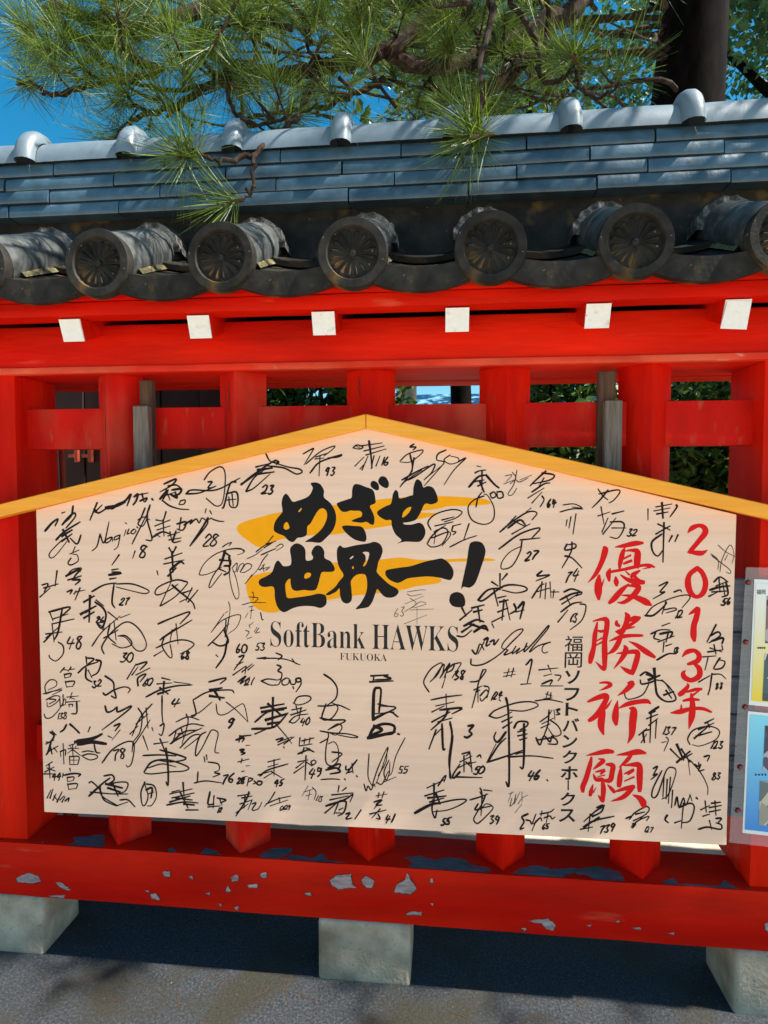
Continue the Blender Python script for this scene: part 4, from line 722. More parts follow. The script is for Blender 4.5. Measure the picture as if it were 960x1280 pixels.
GLYPHS = [
 (A1, "590,85 630,78 665,95 690,140 690,190 740,235 775,300 780,370 755,440 700,500 660,530 600,525 548,522 600,490 650,450 690,400 712,340 708,295 680,272 650,285 620,330 590,385 565,410 560,470 525,490 490,495 460,525 425,515 390,480 345,462 315,440 315,400 330,360 370,310 378,290 372,230 385,180 405,163 425,180 455,222 500,213 550,195 580,175 600,140 605,115; 410,375 390,395 390,425 410,432 430,420 425,395; 520,270 497,295 505,300 518,285"),
 (A2, "50,185 65,172 115,155 135,145 138,100 150,72 175,70 215,85 250,98 265,120 272,165 268,180 240,195 255,230 265,260 262,298 245,300 220,285 190,290 140,283 140,275 170,262 190,255 195,235 180,222 150,222 130,220 100,228 75,222; 245,60 262,50 285,65 292,90 285,105 265,100 245,82; 290,40 305,25 330,30 347,60 345,85 330,92 305,80 288,60; 80,315 100,305 150,308 190,312 210,335 220,370 215,395 195,398 150,385 105,350"),
 (A2, "280,235 290,218 330,195 360,180 370,130 385,103 400,115 408,150 440,145 470,135 485,130 488,90 500,50 515,42 535,60 545,88 570,80 600,90 620,125 628,160 620,175 590,185 560,180 545,195 530,230 505,270 480,282 450,288 430,290 440,300 480,300 520,290 545,305 557,340 550,370 530,395 500,400 440,398 395,408 420,390 385,355 365,310 360,275 330,275 295,255; 425,260 430,230 455,205 475,200 470,220 450,245"),
 (A3, "140,350 150,325 200,300 240,270 260,215 280,185 300,195 325,225 375,220 385,180 375,100 400,65 430,55 465,70 490,105 495,180 535,180 548,160 535,125 555,85 580,70 610,80 632,115 635,165 680,190 710,240 700,265 660,270 620,270 605,290 590,350 570,400 530,410 480,405 420,412 390,395 380,360 375,320 350,340 340,370 345,430 360,465 430,460 530,445 590,432 640,445 650,490 640,520 605,540 560,530 500,525 440,530 390,545 340,570 310,565 280,530 262,470 258,400 240,378 190,383 155,375; 485,290 505,275 530,280 530,300 510,315 485,318"),
 (A4, "5,110 8,75 25,57 50,70 120,55 190,45 230,35 265,50 280,85 270,125 255,155 248,190 245,215 270,245 320,290 365,315 375,340 350,365 310,370 280,355 250,320 240,335 220,390 195,425 150,435 118,438 150,400 180,340 187,290 180,240 160,228 120,235 90,270 92,310 95,380 70,405 40,395 25,360 20,315 0,335 -44,355 -60,348 -10,310 20,270 45,235 20,190 8,150; 160,100 175,95 198,100 195,130 180,170 165,183 165,172 178,145 175,115; 82,135 100,120 105,125 90,138; 98,185 105,182 105,197 97,195"),
 (A4, "298,210 320,200 380,190 450,180 530,155 600,140 635,135 670,155 700,195 705,230 690,262 665,262 620,250 550,243 480,248 430,255 385,278 360,280 320,262 298,235"),
 (A4, "800,55 820,35 850,32 880,45 897,85 890,130 870,190 850,250 830,290 800,310 765,305 752,320 755,290 770,220 785,150; 680,380 690,350 725,336 760,350 775,385 770,420 735,428 700,420 683,400")]
for i, (o_, txt) in enumerate(GLYPHS):
    flat_mesh('title_character', outline(loops(txt, *o_)), M['brush'], 0.0002 + 0.00001 * i)
def set_type(body, weight=0.0):
    cu = bpy.data.curves.new('type', 'FONT'); cu.body = body; cu.size = 1; cu.resolution_u = 4; cu.offset = weight; cu.fill_mode = 'BOTH'
    return evaluate(bpy.data.objects.new('type', cu))
def fit(geo, x0, x1, yb0, yb1, cap, ref=None):
    vs, fs = geo; a = min(v[0] for v in vs); b_ = max(v[0] for v in vs); h = ref or max(v[1] for v in vs)
    return [(x0 + (x - a) / (b_ - a) * (x1 - x0), yb0 + (yb1 - yb0) * (x - a) / (b_ - a) - y / h * cap) for x, y in vs], fs
serif = lambda t: ''.join(chr(0x1D400 + ord(c) - 65) if c.isupper() else chr(0x1D41A + ord(c) - 97) if c.islower() else c for c in t)
capH = max(v[1] for v in set_type(serif('H'), -0.006)[0])
flat_mesh('team_name', fit(set_type(serif('SoftBank HAWKS'), -0.010), 338, 573, 808, 814.5, 31, capH), M['logo'], 0.0003)
flat_mesh('city_name', fit(set_type(serif('FUKUOKA'), -0.012), 425, 483.5, 824.8, 826.6, 8.8, capH), M['logo'], 0.0003)
for ch, cx, cy_, w_, h_ in [('福',190,100,116,100), ('岡',188,205,112,100), ('ソ',182,315,96,88), ('フ',178,425,98,84), ('ト',178,520,84,84), ('バ',172,620,106,86), ('ン',165,725,96,84), ('ク',165,825,96,86),
                            ('ホ',162,928,112,86), ('ー',155,1005,9,64), ('ク',152,1095,96,88), ('ス',148,1200,106,84)]:
    cx, cy_, w_, h_ = 680 + cx / 5.117, 785 + cy_ / 5.117, w_ / 5.117, h_ / 5.117
    if ch == 'ー': geo = ([(cx - w_/2, cy_ - h_/2), (cx + w_/2, cy_ - h_/2), (cx + w_/2, cy_ + h_/2), (cx - w_/2, cy_ + h_/2)], [(0,1,2,3)])
    else:
        vs, fs = set_type(ch, 0.006 if ch in '福岡' else 0.022); xa, xb = min(v[0] for v in vs), max(v[0] for v in vs); ya, yb = min(v[1] for v in vs), max(v[1] for v in vs)
        geo = ([(cx + ((x - xa) / (xb - xa) - .5) * w_ - 0.035 * (-((y - ya) / (yb - ya) - .5) * h_), cy_ - ((y - ya) / (yb - ya) - .5) * h_) for x, y in vs], fs)
    flat_mesh('printed_character', geo, M['text'], 0.0003)

# ------------------------------------------------------------------ battens behind the board
def batten(name, xa, xb, y0, y1, z0, z1, m, label):
    b = MB(); b.box(xa, xb, y0, y1, z0, z1)
    tag(b.obj(name, m, bevel=0.003), label, 'batten', 'wooden battens behind the votive board')
def pxx(x, y, Y): return at(x, y, Y=Y).x
batten('wooden_batten', pxx(166, 540, 0.0), pxx(185, 540, 0.0), 0.0, 0.028, 0.717, at(170, 507, Y=0).z, M['batten'], 'short grey weathered batten behind the board between the two cracked bars')
batten('wooden_batten', pxx(174, 490, 0.03), pxx(190, 490, 0.03), 0.030, 0.054, 0.717, at(180, 475, Y=0.03).z, M['batten_dark'], 'taller dark brown batten behind the short grey one, between the cracked bars')
batten('wooden_batten', pxx(756, 540, 0.0), pxx(778, 540, 0.0), 0.0, 0.028, 0.717, at(760, 500, Y=0).z, M['batten'], 'short grey knotty batten behind the board, above the red 優 lettering')
batten('wooden_batten', pxx(748, 490, 0.03), pxx(770, 490, 0.03), 0.030, 0.054, 0.717, at(760, 463, Y=0.03).z, M['batten_dark'], 'taller brown batten behind the grey one, above the red 優 lettering')

# ------------------------------------------------------------------ plank panel and notice sheet at the post
pp = tag(empty('plank_panel', (1.80, 0.03, 0.45)), 'blue-grey weathered plank panel between the votive board and the fence post', 'panel')
zs = [at(920, y, Y=0.028).z for y in (722, 790, 846, 893, 945, 985, 1022)]
for i in range(6):
    b = MB(); b.box(1.70, 1.8915, 0.028 + random.uniform(-.002, .002), 0.046, zs[i + 1] + 0.002, zs[i] - 0.002)
    b.obj('plank', M['plank'], pp, bevel=0.003)
YP = -0.014
ns = tag(empty('notice_sheet', (2.0, YP, 0.45)), 'clear laminated notice sheet with yellow and blue photo pages pinned to the post', 'notice')
def onpost(px, py, h): return at(px, py, Y=YP - h)
def quad(name, pts, m, h, parent=ns):
    me = bpy.data.meshes.new(name); me.from_pydata([tuple(onpost(x, y, h)) for x, y in pts], [], [(0,1,2,3)]); me.materials.append(m)
    o = bpy.data.objects.new(name, me); link(o); child_of(o, parent); return o
pm = bpy.data.materials.new('clear_laminate'); pm.use_nodes = True; n_ = pm.node_tree.nodes; b_ = n_['Principled BSDF']
b_.inputs['Base Color'].default_value = (0.75, 0.78, 0.80, 1); b_.inputs['Roughness'].default_value = 0.18; b_.inputs['Alpha'].default_value = 0.24
quad('laminate', [(932.5, 709), (1072, 713), (1062, 1070), (911.5, 1053)], pm, 0.0)
quad('page', [(943, 724), (1066, 728), (1060, 893), (936, 881)], M['laminate_white'], 0.001)
quad('page', [(935, 889), (1059, 901), (1052, 1055), (928, 1041)], M['laminate_white'], 0.001)
def grad_mat(name, ca, cb, z0, z1):
    m = bpy.data.materials.new(name); m.use_nodes = True; n = m.node_tree.nodes; L = m.node_tree.links
    tc = n.new('ShaderNodeTexCoord'); sp = n.new('ShaderNodeSeparateXYZ'); L.new(tc.outputs['Object'], sp.inputs[0]); r = n.new('ShaderNodeMapRange')
    r.inputs['From Min'].default_value = z0; r.inputs['From Max'].default_value = z1; L.new(sp.outputs['Z'], r.inputs['Value'])
    x = n.new('ShaderNodeMix'); x.data_type = 'RGBA'; L.new(r.outputs[0], x.inputs[0]); x.inputs[6].default_value = (*ca, 1); x.inputs[7].default_value = (*cb, 1)
    L.new(x.outputs[2], n['Principled BSDF'].inputs['Base Color']); n['Principled BSDF'].inputs['Roughness'].default_value = 0.3; return m
zy0, zy1 = at(945, 878, Y=YP).z, at(945, 740, Y=YP).z; zb0, zb1 = at(940, 1036, Y=YP).z, at(940, 890, Y=YP).z
quad('printed_ground', [(945, 729), (1063, 733), (1058, 888), (939.5, 876)], grad_mat('yellow_gradient_print', (0.86, 0.66, 0.01), (0.80, 0.85, 0.84), zy0, zy1), 0.002)
quad('printed_ground', [(937.5, 893), (1056, 905), (1049, 1050), (931, 1037)], grad_mat('blue_gradient_print', (0.01, 0.25, 0.72), (0.22, 0.72, 0.90), zb0, zb1), 0.002)
PH = [photo_mat('print_photo_crowd', 1.3, [(0.05, 0.04, 0.08), (0.20, 0.12, 0.12), (0.02, 0.02, 0.05), (0.45, 0.40, 0.38)]), photo_mat('print_photo_field', 4.1, [(0.03, 0.10, 0.12), (0.05, 0.16, 0.20), (0.55, 0.58, 0.6), (0.02, 0.06, 0.10)]),
      photo_mat('print_photo_stand', 2.7, [(0.02, 0.03, 0.08), (0.05, 0.05, 0.12), (0.4, 0.42, 0.45), (0.02, 0.02, 0.04)]), photo_mat('print_photo_players', 6.2, [(0.05, 0.10, 0.14), (0.55, 0.50, 0.40), (0.10, 0.14, 0.16), (0.3, 0.3, 0.25)])]
for pts, m in (([(958.5, 745), (1050, 748), (1048, 806), (956.5, 804)], PH[0]), ([(956, 817), (1046, 822), (1044, 884), (953, 876)], PH[1]), ([(956.5, 907), (1046, 914), (1044, 968), (953.5, 963)], PH[2]), ([(950, 976), (1042, 984), (1038, 1040), (948.5, 1031)], PH[3])):
    quad('photo', pts, m, 0.003)
def small_type(body, x0, x1, yb, cap):
    flat_mesh('caption', fit(set_type(body, 0.0), x0, x1, yb, yb, cap), M['text'], 0.0035, ns, onpost)
small_type('福岡', 946, 957, 742.5, 5.5)
for (x0, x1, y) in ((947, 957.5, 809), (944, 960, 967.5)):
    for k in range(4):
        xa = x0 + (x1 - x0) * k / 4; quad('caption', [(xa, y), (xa + 1.9, y), (xa + 1.9, y + 2), (xa, y + 2)], M['text'], 0.0035)
for (x, y) in ((935, 728), (932, 802.5), (931, 883.5), (925, 958.5), (922, 1012.5)):
    c = onpost(x, y, 0.0); b = MB(); n = 14; r = 0.0075
    b.add([(c.x, c.y - 0.006, c.z)] + [(c.x + r * .6 * math.cos(6.2832*i/n), c.y - 0.0055, c.z + r * .6 * math.sin(6.2832*i/n)) for i in range(n)] + [(c.x + r * math.cos(6.2832*i/n), c.y - 0.002, c.z + r * math.sin(6.2832*i/n)) for i in range(n)] + [(c.x + r * math.cos(6.2832*i/n), c.y + 0.001, c.z + r * math.sin(6.2832*i/n)) for i in range(n)],
          [(0, 1+i, 1+(i+1) % n) for i in range(n)] + [(1+i, 1+n+i, 1+n+(i+1) % n, 1+(i+1) % n) for i in range(n)] + [(1+n+i, 1+2*n+i, 1+2*n+(i+1) % n, 1+n+(i+1) % n) for i in range(n)])
    b.obj('thumbtack', M['pin'], ns, smooth=True)

# ------------------------------------------------------------------ behind the fence
# dark red board screen with two small brackets, and three poles leaning behind the fence beside it
scr = tag(empty('board_screen', (-0.45, 0.95, 0)), 'dark red board screen standing in the shade behind the fence', 'screen')
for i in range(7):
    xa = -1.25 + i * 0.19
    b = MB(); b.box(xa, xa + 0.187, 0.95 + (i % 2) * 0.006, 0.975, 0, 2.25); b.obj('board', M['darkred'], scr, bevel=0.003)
for x in (97, 114):
    c = at(x, 570, Y=0.945); b = MB(); b.box(c.x - 0.008, c.x + 0.008, 0.93, 0.952, c.z - 0.03, c.z + 0.03); b.box(c.x - 0.035, c.x - 0.006, 0.925, 0.952, c.z - 0.008, c.z + 0.008)
    b.obj('bracket', M['pole'], scr)
def pole(xa, ya, xb, yb, Y, label):
    top, low = at(xa, ya, Y=Y), at(xb, yb, Y=Y + 0.02); d = (low - top).normalized(); low = top + d * (top.z / -d.z)
    b = MB(); b.tube([top, (top + low) / 2, low], [0.012, 0.013, 0.013], 10)
    tag(b.obj('pole', M['pole'], smooth=True), label, 'pole', 'poles leaning behind the fence')
pole(50, 500, 60, 620, 0.30, 'tall thin red pole leaning behind the fence next to the post')
pole(64, 515, 68, 620, 0.32, 'middle thin red pole of the three leaning behind the fence')
pole(76, 530, 79, 620, 0.34, 'short thin red pole next to the bar with long cracks')

def leaf_cloud(mb, c, rx, ry, rz, n, size, flat=0.55):
    for _ in range(n):
        while True:
            p = Vector((random.uniform(-1, 1), random.uniform(-1, 1), random.uniform(-1, 1)))
            if 0.25 < p.length < 1: break
        p = Vector((c[0] + p.x * rx, c[1] + p.y * ry, c[2] + p.z * rz))
        d = Vector((random.gauss(0, 1), random.gauss(0, 1), random.gauss(0.2, .8))).normalized(); s_ = d.cross(Vector((random.gauss(0, 1), random.gauss(0, 1), random.gauss(0, 1)))).normalized()
        L_ = size * random.uniform(.7, 1.3); w_ = L_ * 0.28; nn = d.cross(s_) * (L_ * 0.08)
        mb.add([p, p + d * L_ * .5 + s_ * w_ + nn, p + d * L_, p + d * L_ * .5 - s_ * w_ + nn], [(0, 1, 2, 3)])
def shrub(x, y, h, r, n, size, label):
    root = tag(empty('shrub', (x, y, 0)), label, 'shrub', 'shrubs behind the fence')
    b = MB()
    for k in range(5):
        a = random.uniform(0, 6.28); b.tube([(x, y, -0.01), (x + .2*r*math.cos(a), y + .2*r*math.sin(a), h * .4), (x + .5*r*math.cos(a), y + .5*r*math.sin(a), h * .8)], [.03, .02, .008], 6)
    b.obj('stem', M['bark_dark'], root)
    b = MB()
    for k in range(16):
        a = random.uniform(0, 6.28); q = random.uniform(.1, .75) * r; zc = random.uniform(.25, .85) * h
        leaf_cloud(b, (x + q*math.cos(a), y + q*math.sin(a), zc), r*.42, r*.42, h*.2, n // 16, size)
    b.obj('foliage', M['leaf'], root, fix=False)
sx = lambda px, Y: at(px, 495, Y=Y).x
shrub(sx(260, 1.7), 1.7, 2.7, 0.45, 7000, 0.068, 'leafy green shrub behind the fence next to the dark red screen')
shrub(sx(345, 2.0), 2.0, 2.8, 0.50, 8000, 0.068, 'leafy green shrub seen through the fence between the cracked bars and the gable')
shrub(sx(440, 2.1), 2.1, 2.8, 0.45, 7000, 0.068, 'leafy green shrub behind the fence just beside the board gable')
shrub(sx(700, 2.0), 2.0, 2.8, 0.52, 7000, 0.068, 'dark leafy shrub behind the fence above the red lettering')
shrub(sx(885, 1.5), 1.5, 2.4, 0.50, 6400, 0.066, 'glossy green shrub behind the fence beside the post with the notice')
shrub(sx(1010, 2.1), 2.1, 2.4, 0.55, 2600, 0.06, 'green shrub behind the fence beyond the post with the notice')
# a slim dark trunk, a pale post and a low far building with a pale blue roof, seen through the slot under the top beam
st = tag(empty('slim_tree', (sx(577, 3.0), 3.0, 0)), 'slim dark tree trunk seen through the fence slot beside the gable', 'tree')
b = MB(); xx = sx(577, 3.0); b.tube(crom([(xx, 3.0, -.02), (xx + .02, 3.0, 1.4), (xx - .02, 3.05, 2.8), (xx, 3.1, 4.6)], 3), [.10, .095, .09, .088, .085, .08, .07, .06, .05, .03], 12); b.obj('trunk', M['bark_dark'], st, smooth=True)
b = MB()
for k in range(12): leaf_cloud(b, (xx + random.gauss(0, .5), 3.1 + random.gauss(0, .4), random.uniform(3.6, 4.9)), .35, .35, .3, 110, .09)
b.obj('crown', M['leaf'], st, fix=False)
c = at(509, 490, Y=3.4); b = MB(); b.tube([(c.x, 3.4, -0.01), (c.x, 3.4, 1.2), (c.x, 3.4, 2.35)], [0.09, 0.085, 0.08], 14); b.tube([(c.x, 3.4, 2.35), (c.x, 3.4, 2.40)], [0.095, 0.09], 14)
tag(b.obj('pale_post', M['stone'], smooth=True), 'pale round stone post behind the fence by the far building', 'post')
hb = tag(empty('far_building', (2.1, 9.0, 0)), 'low far building with pale blue roof seen through the fence slot', 'building')
b = MB(); b.box(0.2, 4.2, 8.0, 10, 0, 2.35); b.obj('wall', M['farwall'], hb)
b = MB(); b.prism([(7.6, 2.3), (9.0, 3.0), (10.4, 2.3), (10.4, 2.36), (9.0, 3.08), (7.6, 2.36)], lambda y, z: (-0.1, y, z), lambda y, z: (4.5, y, z)); b.obj('roof', M['roofblue'], hb)

# ------------------------------------------------------------------ the pine reaching over the roof
def tuft_mesh(seed, n=85, spread=1.35, L0=0.13):
    rg = random.Random(seed); b = MB()
    for i in range(n):
        th = spread * math.sqrt(rg.random()); ph = rg.uniform(0, 6.2832)
        d = Vector((math.sin(th) * math.cos(ph), math.sin(th) * math.sin(ph), math.cos(th)))
        base = Vector((0, 0, rg.uniform(-0.045, 0.012))); L_ = L0 * rg.uniform(.7, 1.1)
        s_ = d.cross(Vector((rg.gauss(0, 1), rg.gauss(0, 1), rg.gauss(0, 1)))).normalized() * 0.00095
        bend = Vector((0, 0, -1)) * 0.012 * rg.random() + Vector((rg.gauss(0, 1), rg.gauss(0, 1), rg.gauss(0, 1))) * 0.004
        m_ = base + d * L_ * .55 + bend * .3; e = base + d * L_ + bend
        b.add([base - s_ * .8, base + s_ * .8, m_ + s_, m_ - s_, e + s_ * .35, e - s_ * .35], [(0, 1, 2, 3), (3, 2, 4, 5)])
    me = b.mesh('needle_tuft', M['needle'], fix=False)
    bb = MB(); bb.tube([(0, 0, -0.05), (0, 0, -0.01), (0, 0, 0.008), (0, 0, 0.022)], [0.004, 0.005, 0.005, 0.001], 6)
    n0 = len(me.polygons); me.materials.append(M['bud'])
    bm = bmesh.new(); bm.from_mesh(me); vs = [bm.verts.new(v) for v in bb.v]
    for f in bb.f:
        q = bm.faces.new([vs[i] for i in f]); q.material_index = 1
    bm.to_mesh(me); bm.free(); return me
TUFTS = [tuft_mesh(i, 90 + 8 * (i % 3), 1.15 + 0.12 * (i % 4), 0.150 + 0.016 * (i % 3)) for i in range(8)]
tp = at(848, 100, Y=3.2)
pine = tag(empty('pine_tree', (tp.x, 3.2, 0)), 'pine tree with thick dark trunk, its needled branches reaching over the tiled roof', 'tree')
b = MB()
tw = 0.345
pts = [(tp.x + .15, 3.25, -0.05), (tp.x + .05, 3.22, 1.2), (tp.x - .02, 3.2, 2.4), (tp.x + .0, 3.2, 3.4), (tp.x + .06, 3.15, 4.6), (tp.x + .1, 3.1, 6.0), (tp.x, 3.1, 7.4)]
b.tube(crom([tuple(p) for p in pts], 4), [tw * (1.35 - 0.95 * (i / 24.0)) for i in range(25)], 20)
b.obj('trunk', M['bark_dark'], pine, smooth=True)
def pxl(txt, ox=0, oy=0, s=1.0):                     # "x,y,Y,r ..." : photo pixel, distance plane and radius
    out = []
    for q in txt.split():
        x, y, Y, r = (float(v) for v in q.split(',')); p = at(ox + x / s, oy + y / s, Y=Y); out.append((p.x, p.y, p.z, r))
    return out
tufts = []
def branch(pts, tuft_n=0, wob=0.012, tip=True):
    P = crom(pts, 6); P = [(x + random.gauss(0, wob * .35), y + random.gauss(0, wob * .35), z + random.gauss(0, wob * .35), r) for x, y, z, r in P]
    b = MB(); b.tube([p[:3] for p in P], [max(p[3], .002) * random.uniform(.9, 1.15) for p in P], 8); b.obj('branch', M['bark'], pine, smooth=True)
    if tip: d = (Vector(P[-1][:3]) - Vector(P[-3][:3])).normalized(); tufts.append((Vector(P[-1][:3]), d, 1.0))
    for _ in range(tuft_n):
        i = random.randrange(len(P) // 4, len(P) - 1); p = Vector(P[i][:3]); d = (Vector(P[min(i+2, len(P)-1)][:3]) - p).normalized()
        side = (d.orthogonal() * random.gauss(0, 1) + d.cross(d.orthogonal()) * random.gauss(0, 1) + d * .6 + Vector((0, 0, .45))).normalized()
        e = p + side * random.uniform(.05, .14); b = MB(); b.tube([p, (p + e) / 2 + Vector((0, 0, -.006)), e], [.004, .0035, .003], 6); b.obj('twig', M['bark'], pine)
        tufts.append((e, side, random.uniform(.75, 1.0)))
T = Vector((tp.x + .03, 3.18, 0))
# boughs that leave the trunk above the frame and come forward over the roof
branch([(T.x, T.y, 6.2, .10), (2.2, 2.3, 5.5, .075), (1.5, 1.3, 4.4, .05), (1.0, 0.75, 3.42, .035)], 0, tip=False)
J = (1.0, 0.75, 3.42)
branch([J + (.035,)] + pxl("480,66,0.62,.026 425,78,0.55,.026 385,88,0.52,.024 330,90,0.50,.022 295,80,0.48,.016 270,100,0.46,.013 225,130,0.42,.011 190,140,0.40,.009 160,155,0.36,.007 138,178,0.30,.005"), 5)
branch([(0.2, 0.9, 3.7, .04), (-0.15, 0.6, 3.3, .03)] + pxl("65,8,0.50,.020 100,48,0.50,.019 150,58,0.50,.019 180,80,0.48,.017 200,88,0.48,.015 145,98,0.45,.012 100,110,0.42,.010 65,118,0.40,.009 35,100,0.38,.006"), 6)
branch([(1.0, 0.75, 3.42, .04), (0.2, 0.9, 3.7, .04)], 0, tip=False)
branch(pxl("325,68,0.50,.012 300,90,0.46,.010 230,112,0.45,.008 170,105,0.42,.007 100,96,0.40,.006 80,85,0.40,.004"), 3)
branch(pxl("405,82,0.53,.016 390,105,0.45,.013 375,140,0.34,.011 350,165,0.22,.010 320,190,0.10,.009 280,202,0.04,.007 250,192,0.0,.005 235,186,-0.02,.004"), 1)
branch(pxl("320,190,0.10,.007 315,205,0.06,.006 317,235,0.03,.005 300,250,0.0,.0035 286,255,-0.02,.003"), 0)
branch(pxl("290,85,0.48,.010 285,120,0.40,.008 300,145,0.36,.007 325,155,0.33,.006 370,146,0.33,.006"), 2)
branch(pxl("480,100,0.8,.014 440,118,0.75,.012 400,135,0.7,.010 350,140,0.68,.008 310,150,0.6,.006"), 4)
branch([(T.x, T.y, 6.0, .09), (2.3, 2.4, 5.3, .06)] + pxl("740,-30,1.5,.045 715,15,1.3,.042 680,30,1.2,.045 645,80,1.15,.042 605,125,1.1,.034 585,150,1.1,.024"), 3)
branch([(1.5, 1.3, 4.4, .03)] + pxl("618,-20,0.45,.014 617,10,0.30,.011 605,60,0.18,.009 600,110,0.10,.008 599,150,0.04,.007 592,170,0.0,.006"), 0)
branch([(1.5, 1.3, 4.4, .03)] + pxl("640,-20,0.6,.013 650,15,0.5,.010 670,55,0.42,.009 675,95,0.38,.008 695,102,0.36,.008 715,85,0.34,.006 718,72,0.33,.005"), 1)
branch(pxl("718,88,0.34,.006 725,110,0.32,.005 745,122,0.32,.005 770,110,0.34,.004 775,95,0.36,.003"), 1)
branch(pxl("480,66,0.62,.026 540,85,0.85,.03 600,70,1.1,.035 680,30,1.2,.035"), 3, tip=False)
for (x0, y0, x1, y1, Y) in ((560,75,520,130,1.0), (500,75,470,20,0.6), (350,70,318,25,0.42), (318,60,330,-20,0.45), (225,70,235,95,0.40), (150,56,128,5,0.48), (120,50,60,60,0.46), (70,20,30,35,0.45), (560,85,560,45,0.55), (600,75,580,20,0.8), (445,85,430,40,0.6), (400,80,380,30,0.55), (270,100,250,60,0.44), (190,140,150,130,0.40), (650,90,620,60,1.0), (640,85,690,60,1.05)):
    xm, ym = (x0 + x1) / 2 + random.uniform(-8, 8), (y0 + y1) / 2 + random.uniform(-8, 8)
    branch(pxl(f"{x0},{y0},{Y+.06},.010 {xm},{ym},{Y+.02},.007 {x1},{y1},{Y},.0045"), 2)
for (x, y, Y, sc_) in ((318,22,0.36,1.1), (230,92,0.36,1.0), (562,52,0.48,1.05), (716,72,0.31,1.15), (145,132,0.36,.9), (60,62,0.42,1.0), (350,117,0.34,1.0), (560,128,0.55,.9), (30,30,0.42,1.0), (215,140,0.38,.9), (460,20,0.5,1.0), (400,20,0.5,.9), (100,20,0.45,1.0), (180,20,0.46,.9), (270,15,0.44,1.0)):
    d = Vector((random.gauss(0, .5), -0.5, random.gauss(.1, .5))).normalized(); tufts.append((at(x, y, Y=Y), d, sc_))
tufts.append((at(592, 172, Y=-0.02), Vector((-.75, -.35, -.30)).normalized(), 1.35)); tufts.append((at(588, 158, Y=0.02), Vector((-.35, -.4, .55)).normalized(), 1.15)); tufts.append((at(228, 196, Y=-0.03), Vector((-.1, -.5, -.25)).normalized(), 1.1))
for i in range(34):
    px = random.uniform(-10, 470); py = random.uniform(-25, 118) - (px < 130) * 8; Y = random.uniform(.25, .62); d = Vector((random.gauss(0, .8), random.gauss(-.3, .5), random.gauss(.1, .6))).normalized()
    p = at(px, py, Y=Y); q = p - d * random.uniform(.10, .2) + Vector((random.gauss(0, .03), .03, random.gauss(0, .03)))
    b = MB(); b.tube(crom([tuple(q), tuple((p + q) / 2 + Vector((random.gauss(0, .012), 0, random.gauss(0, .012)))), tuple(p)], 3), [.007, .0065, .006, .0055, .005, .0045, .004], 7); b.obj('twig', M['bark'], pine, smooth=True)
    tufts.append((p, d, random.uniform(.85, 1.1)))
# finer growth farther back, thickest towards the trunk
tw = MB(); far = []; crown = []
for i in range(215):
    px = 800 * (random.random() ** 0.85); py = random.uniform(-60, 172 - 45 * px / 800); Y = random.uniform(0.9, 2.9)
    if px < 190 and py > 95 or px > 715: continue
    if px < 480 and random.random() < .45: continue
    p = at(px, py, Y=Y); to = (T + Vector((0, 0, p.z + .5)) - p).normalized(); q = p + to * random.uniform(.25, .6) + Vector((random.gauss(0, .1), 0, random.gauss(.05, .1)))
    m_ = (p + q) / 2 + Vector((random.gauss(0, .05), random.gauss(0, .05), random.gauss(0, .05)))
    tw.tube(crom([tuple(q), tuple(m_), tuple(p)], 4), [.013, .012, .010, .009, .008, .007, .006, .005, .004], 6)
    for k in range(random.randint(2, 4)):
        d = Vector((random.gauss(0, 1), random.gauss(-.2, 1), random.gauss(.5, .8))).normalized(); far.append((p + (q - p) * random.random() * .8 + d * .05, d, random.uniform(.7, 1.0)))
for i in range(12):                                    # longer crooked boughs tying the fine growth together
    px = random.uniform(150, 800); py = random.uniform(-20, 140 - 30 * px / 800); p = at(px, py, Y=random.uniform(1.0, 2.4)); q = Vector((T.x, T.y, p.z + random.uniform(.2, .9)))
    pts = [tuple(q + (p - q) * t + Vector((random.gauss(0, .09), random.gauss(0, .09), random.gauss(0, .09))) * math.sin(t * 3.1)) for t in (0, .25, .5, .75, 1)]
    pts = crom(pts, 4); tw.tube(pts, [.020 * (1 - .8 * j / len(pts)) for j in range(len(pts))], 7)
for i in range(120):                                   # growth overhead that dapples the ridge and shades the far end of the roof
    x = random.uniform(1.75, 4.6); z = random.uniform(3.5, 4.7); y = random.uniform(-.55, .75); p = Vector((x, y, z)); q = p + Vector((random.uniform(.1, .5), random.uniform(.2, .6), random.uniform(0, .25)))
    if random.random() > (x - 1.3) / 1.6: continue
    tw.tube([q, (p + q) / 2 + Vector((0, 0, .04)), p], [.018, .012, .005], 6)
    for k in range(5):
        d = Vector((random.gauss(0, 1), random.gauss(0, 1), random.gauss(.4, .8))).normalized(); crown.append((p + (q - p) * random.random() + d * .08, d, 1.0))
for i in range(34):                                    # nearer sprays just above the frame, whose shade falls on the round tiles
    x, y, z = random.uniform(.35, 1.7), random.uniform(-.3, .3), random.uniform(3.0, 3.5); p = Vector((x, y, z)); q = p + Vector((random.uniform(.1, .35), random.uniform(.1, .5), random.uniform(0.05, .25)))
    tw.tube(crom([tuple(q), tuple((p + q) / 2 + Vector((random.gauss(0, .04), 0, .03))), tuple(p)], 3), [.012, .011, .010, .009, .008, .006, .004], 6)
    for k in range(2):
        d = Vector((random.gauss(0, 1), random.gauss(0, 1), random.gauss(.5, .6))).normalized(); crown.append((p + (q - p) * random.random() * .7 + d * .05, d, .9))
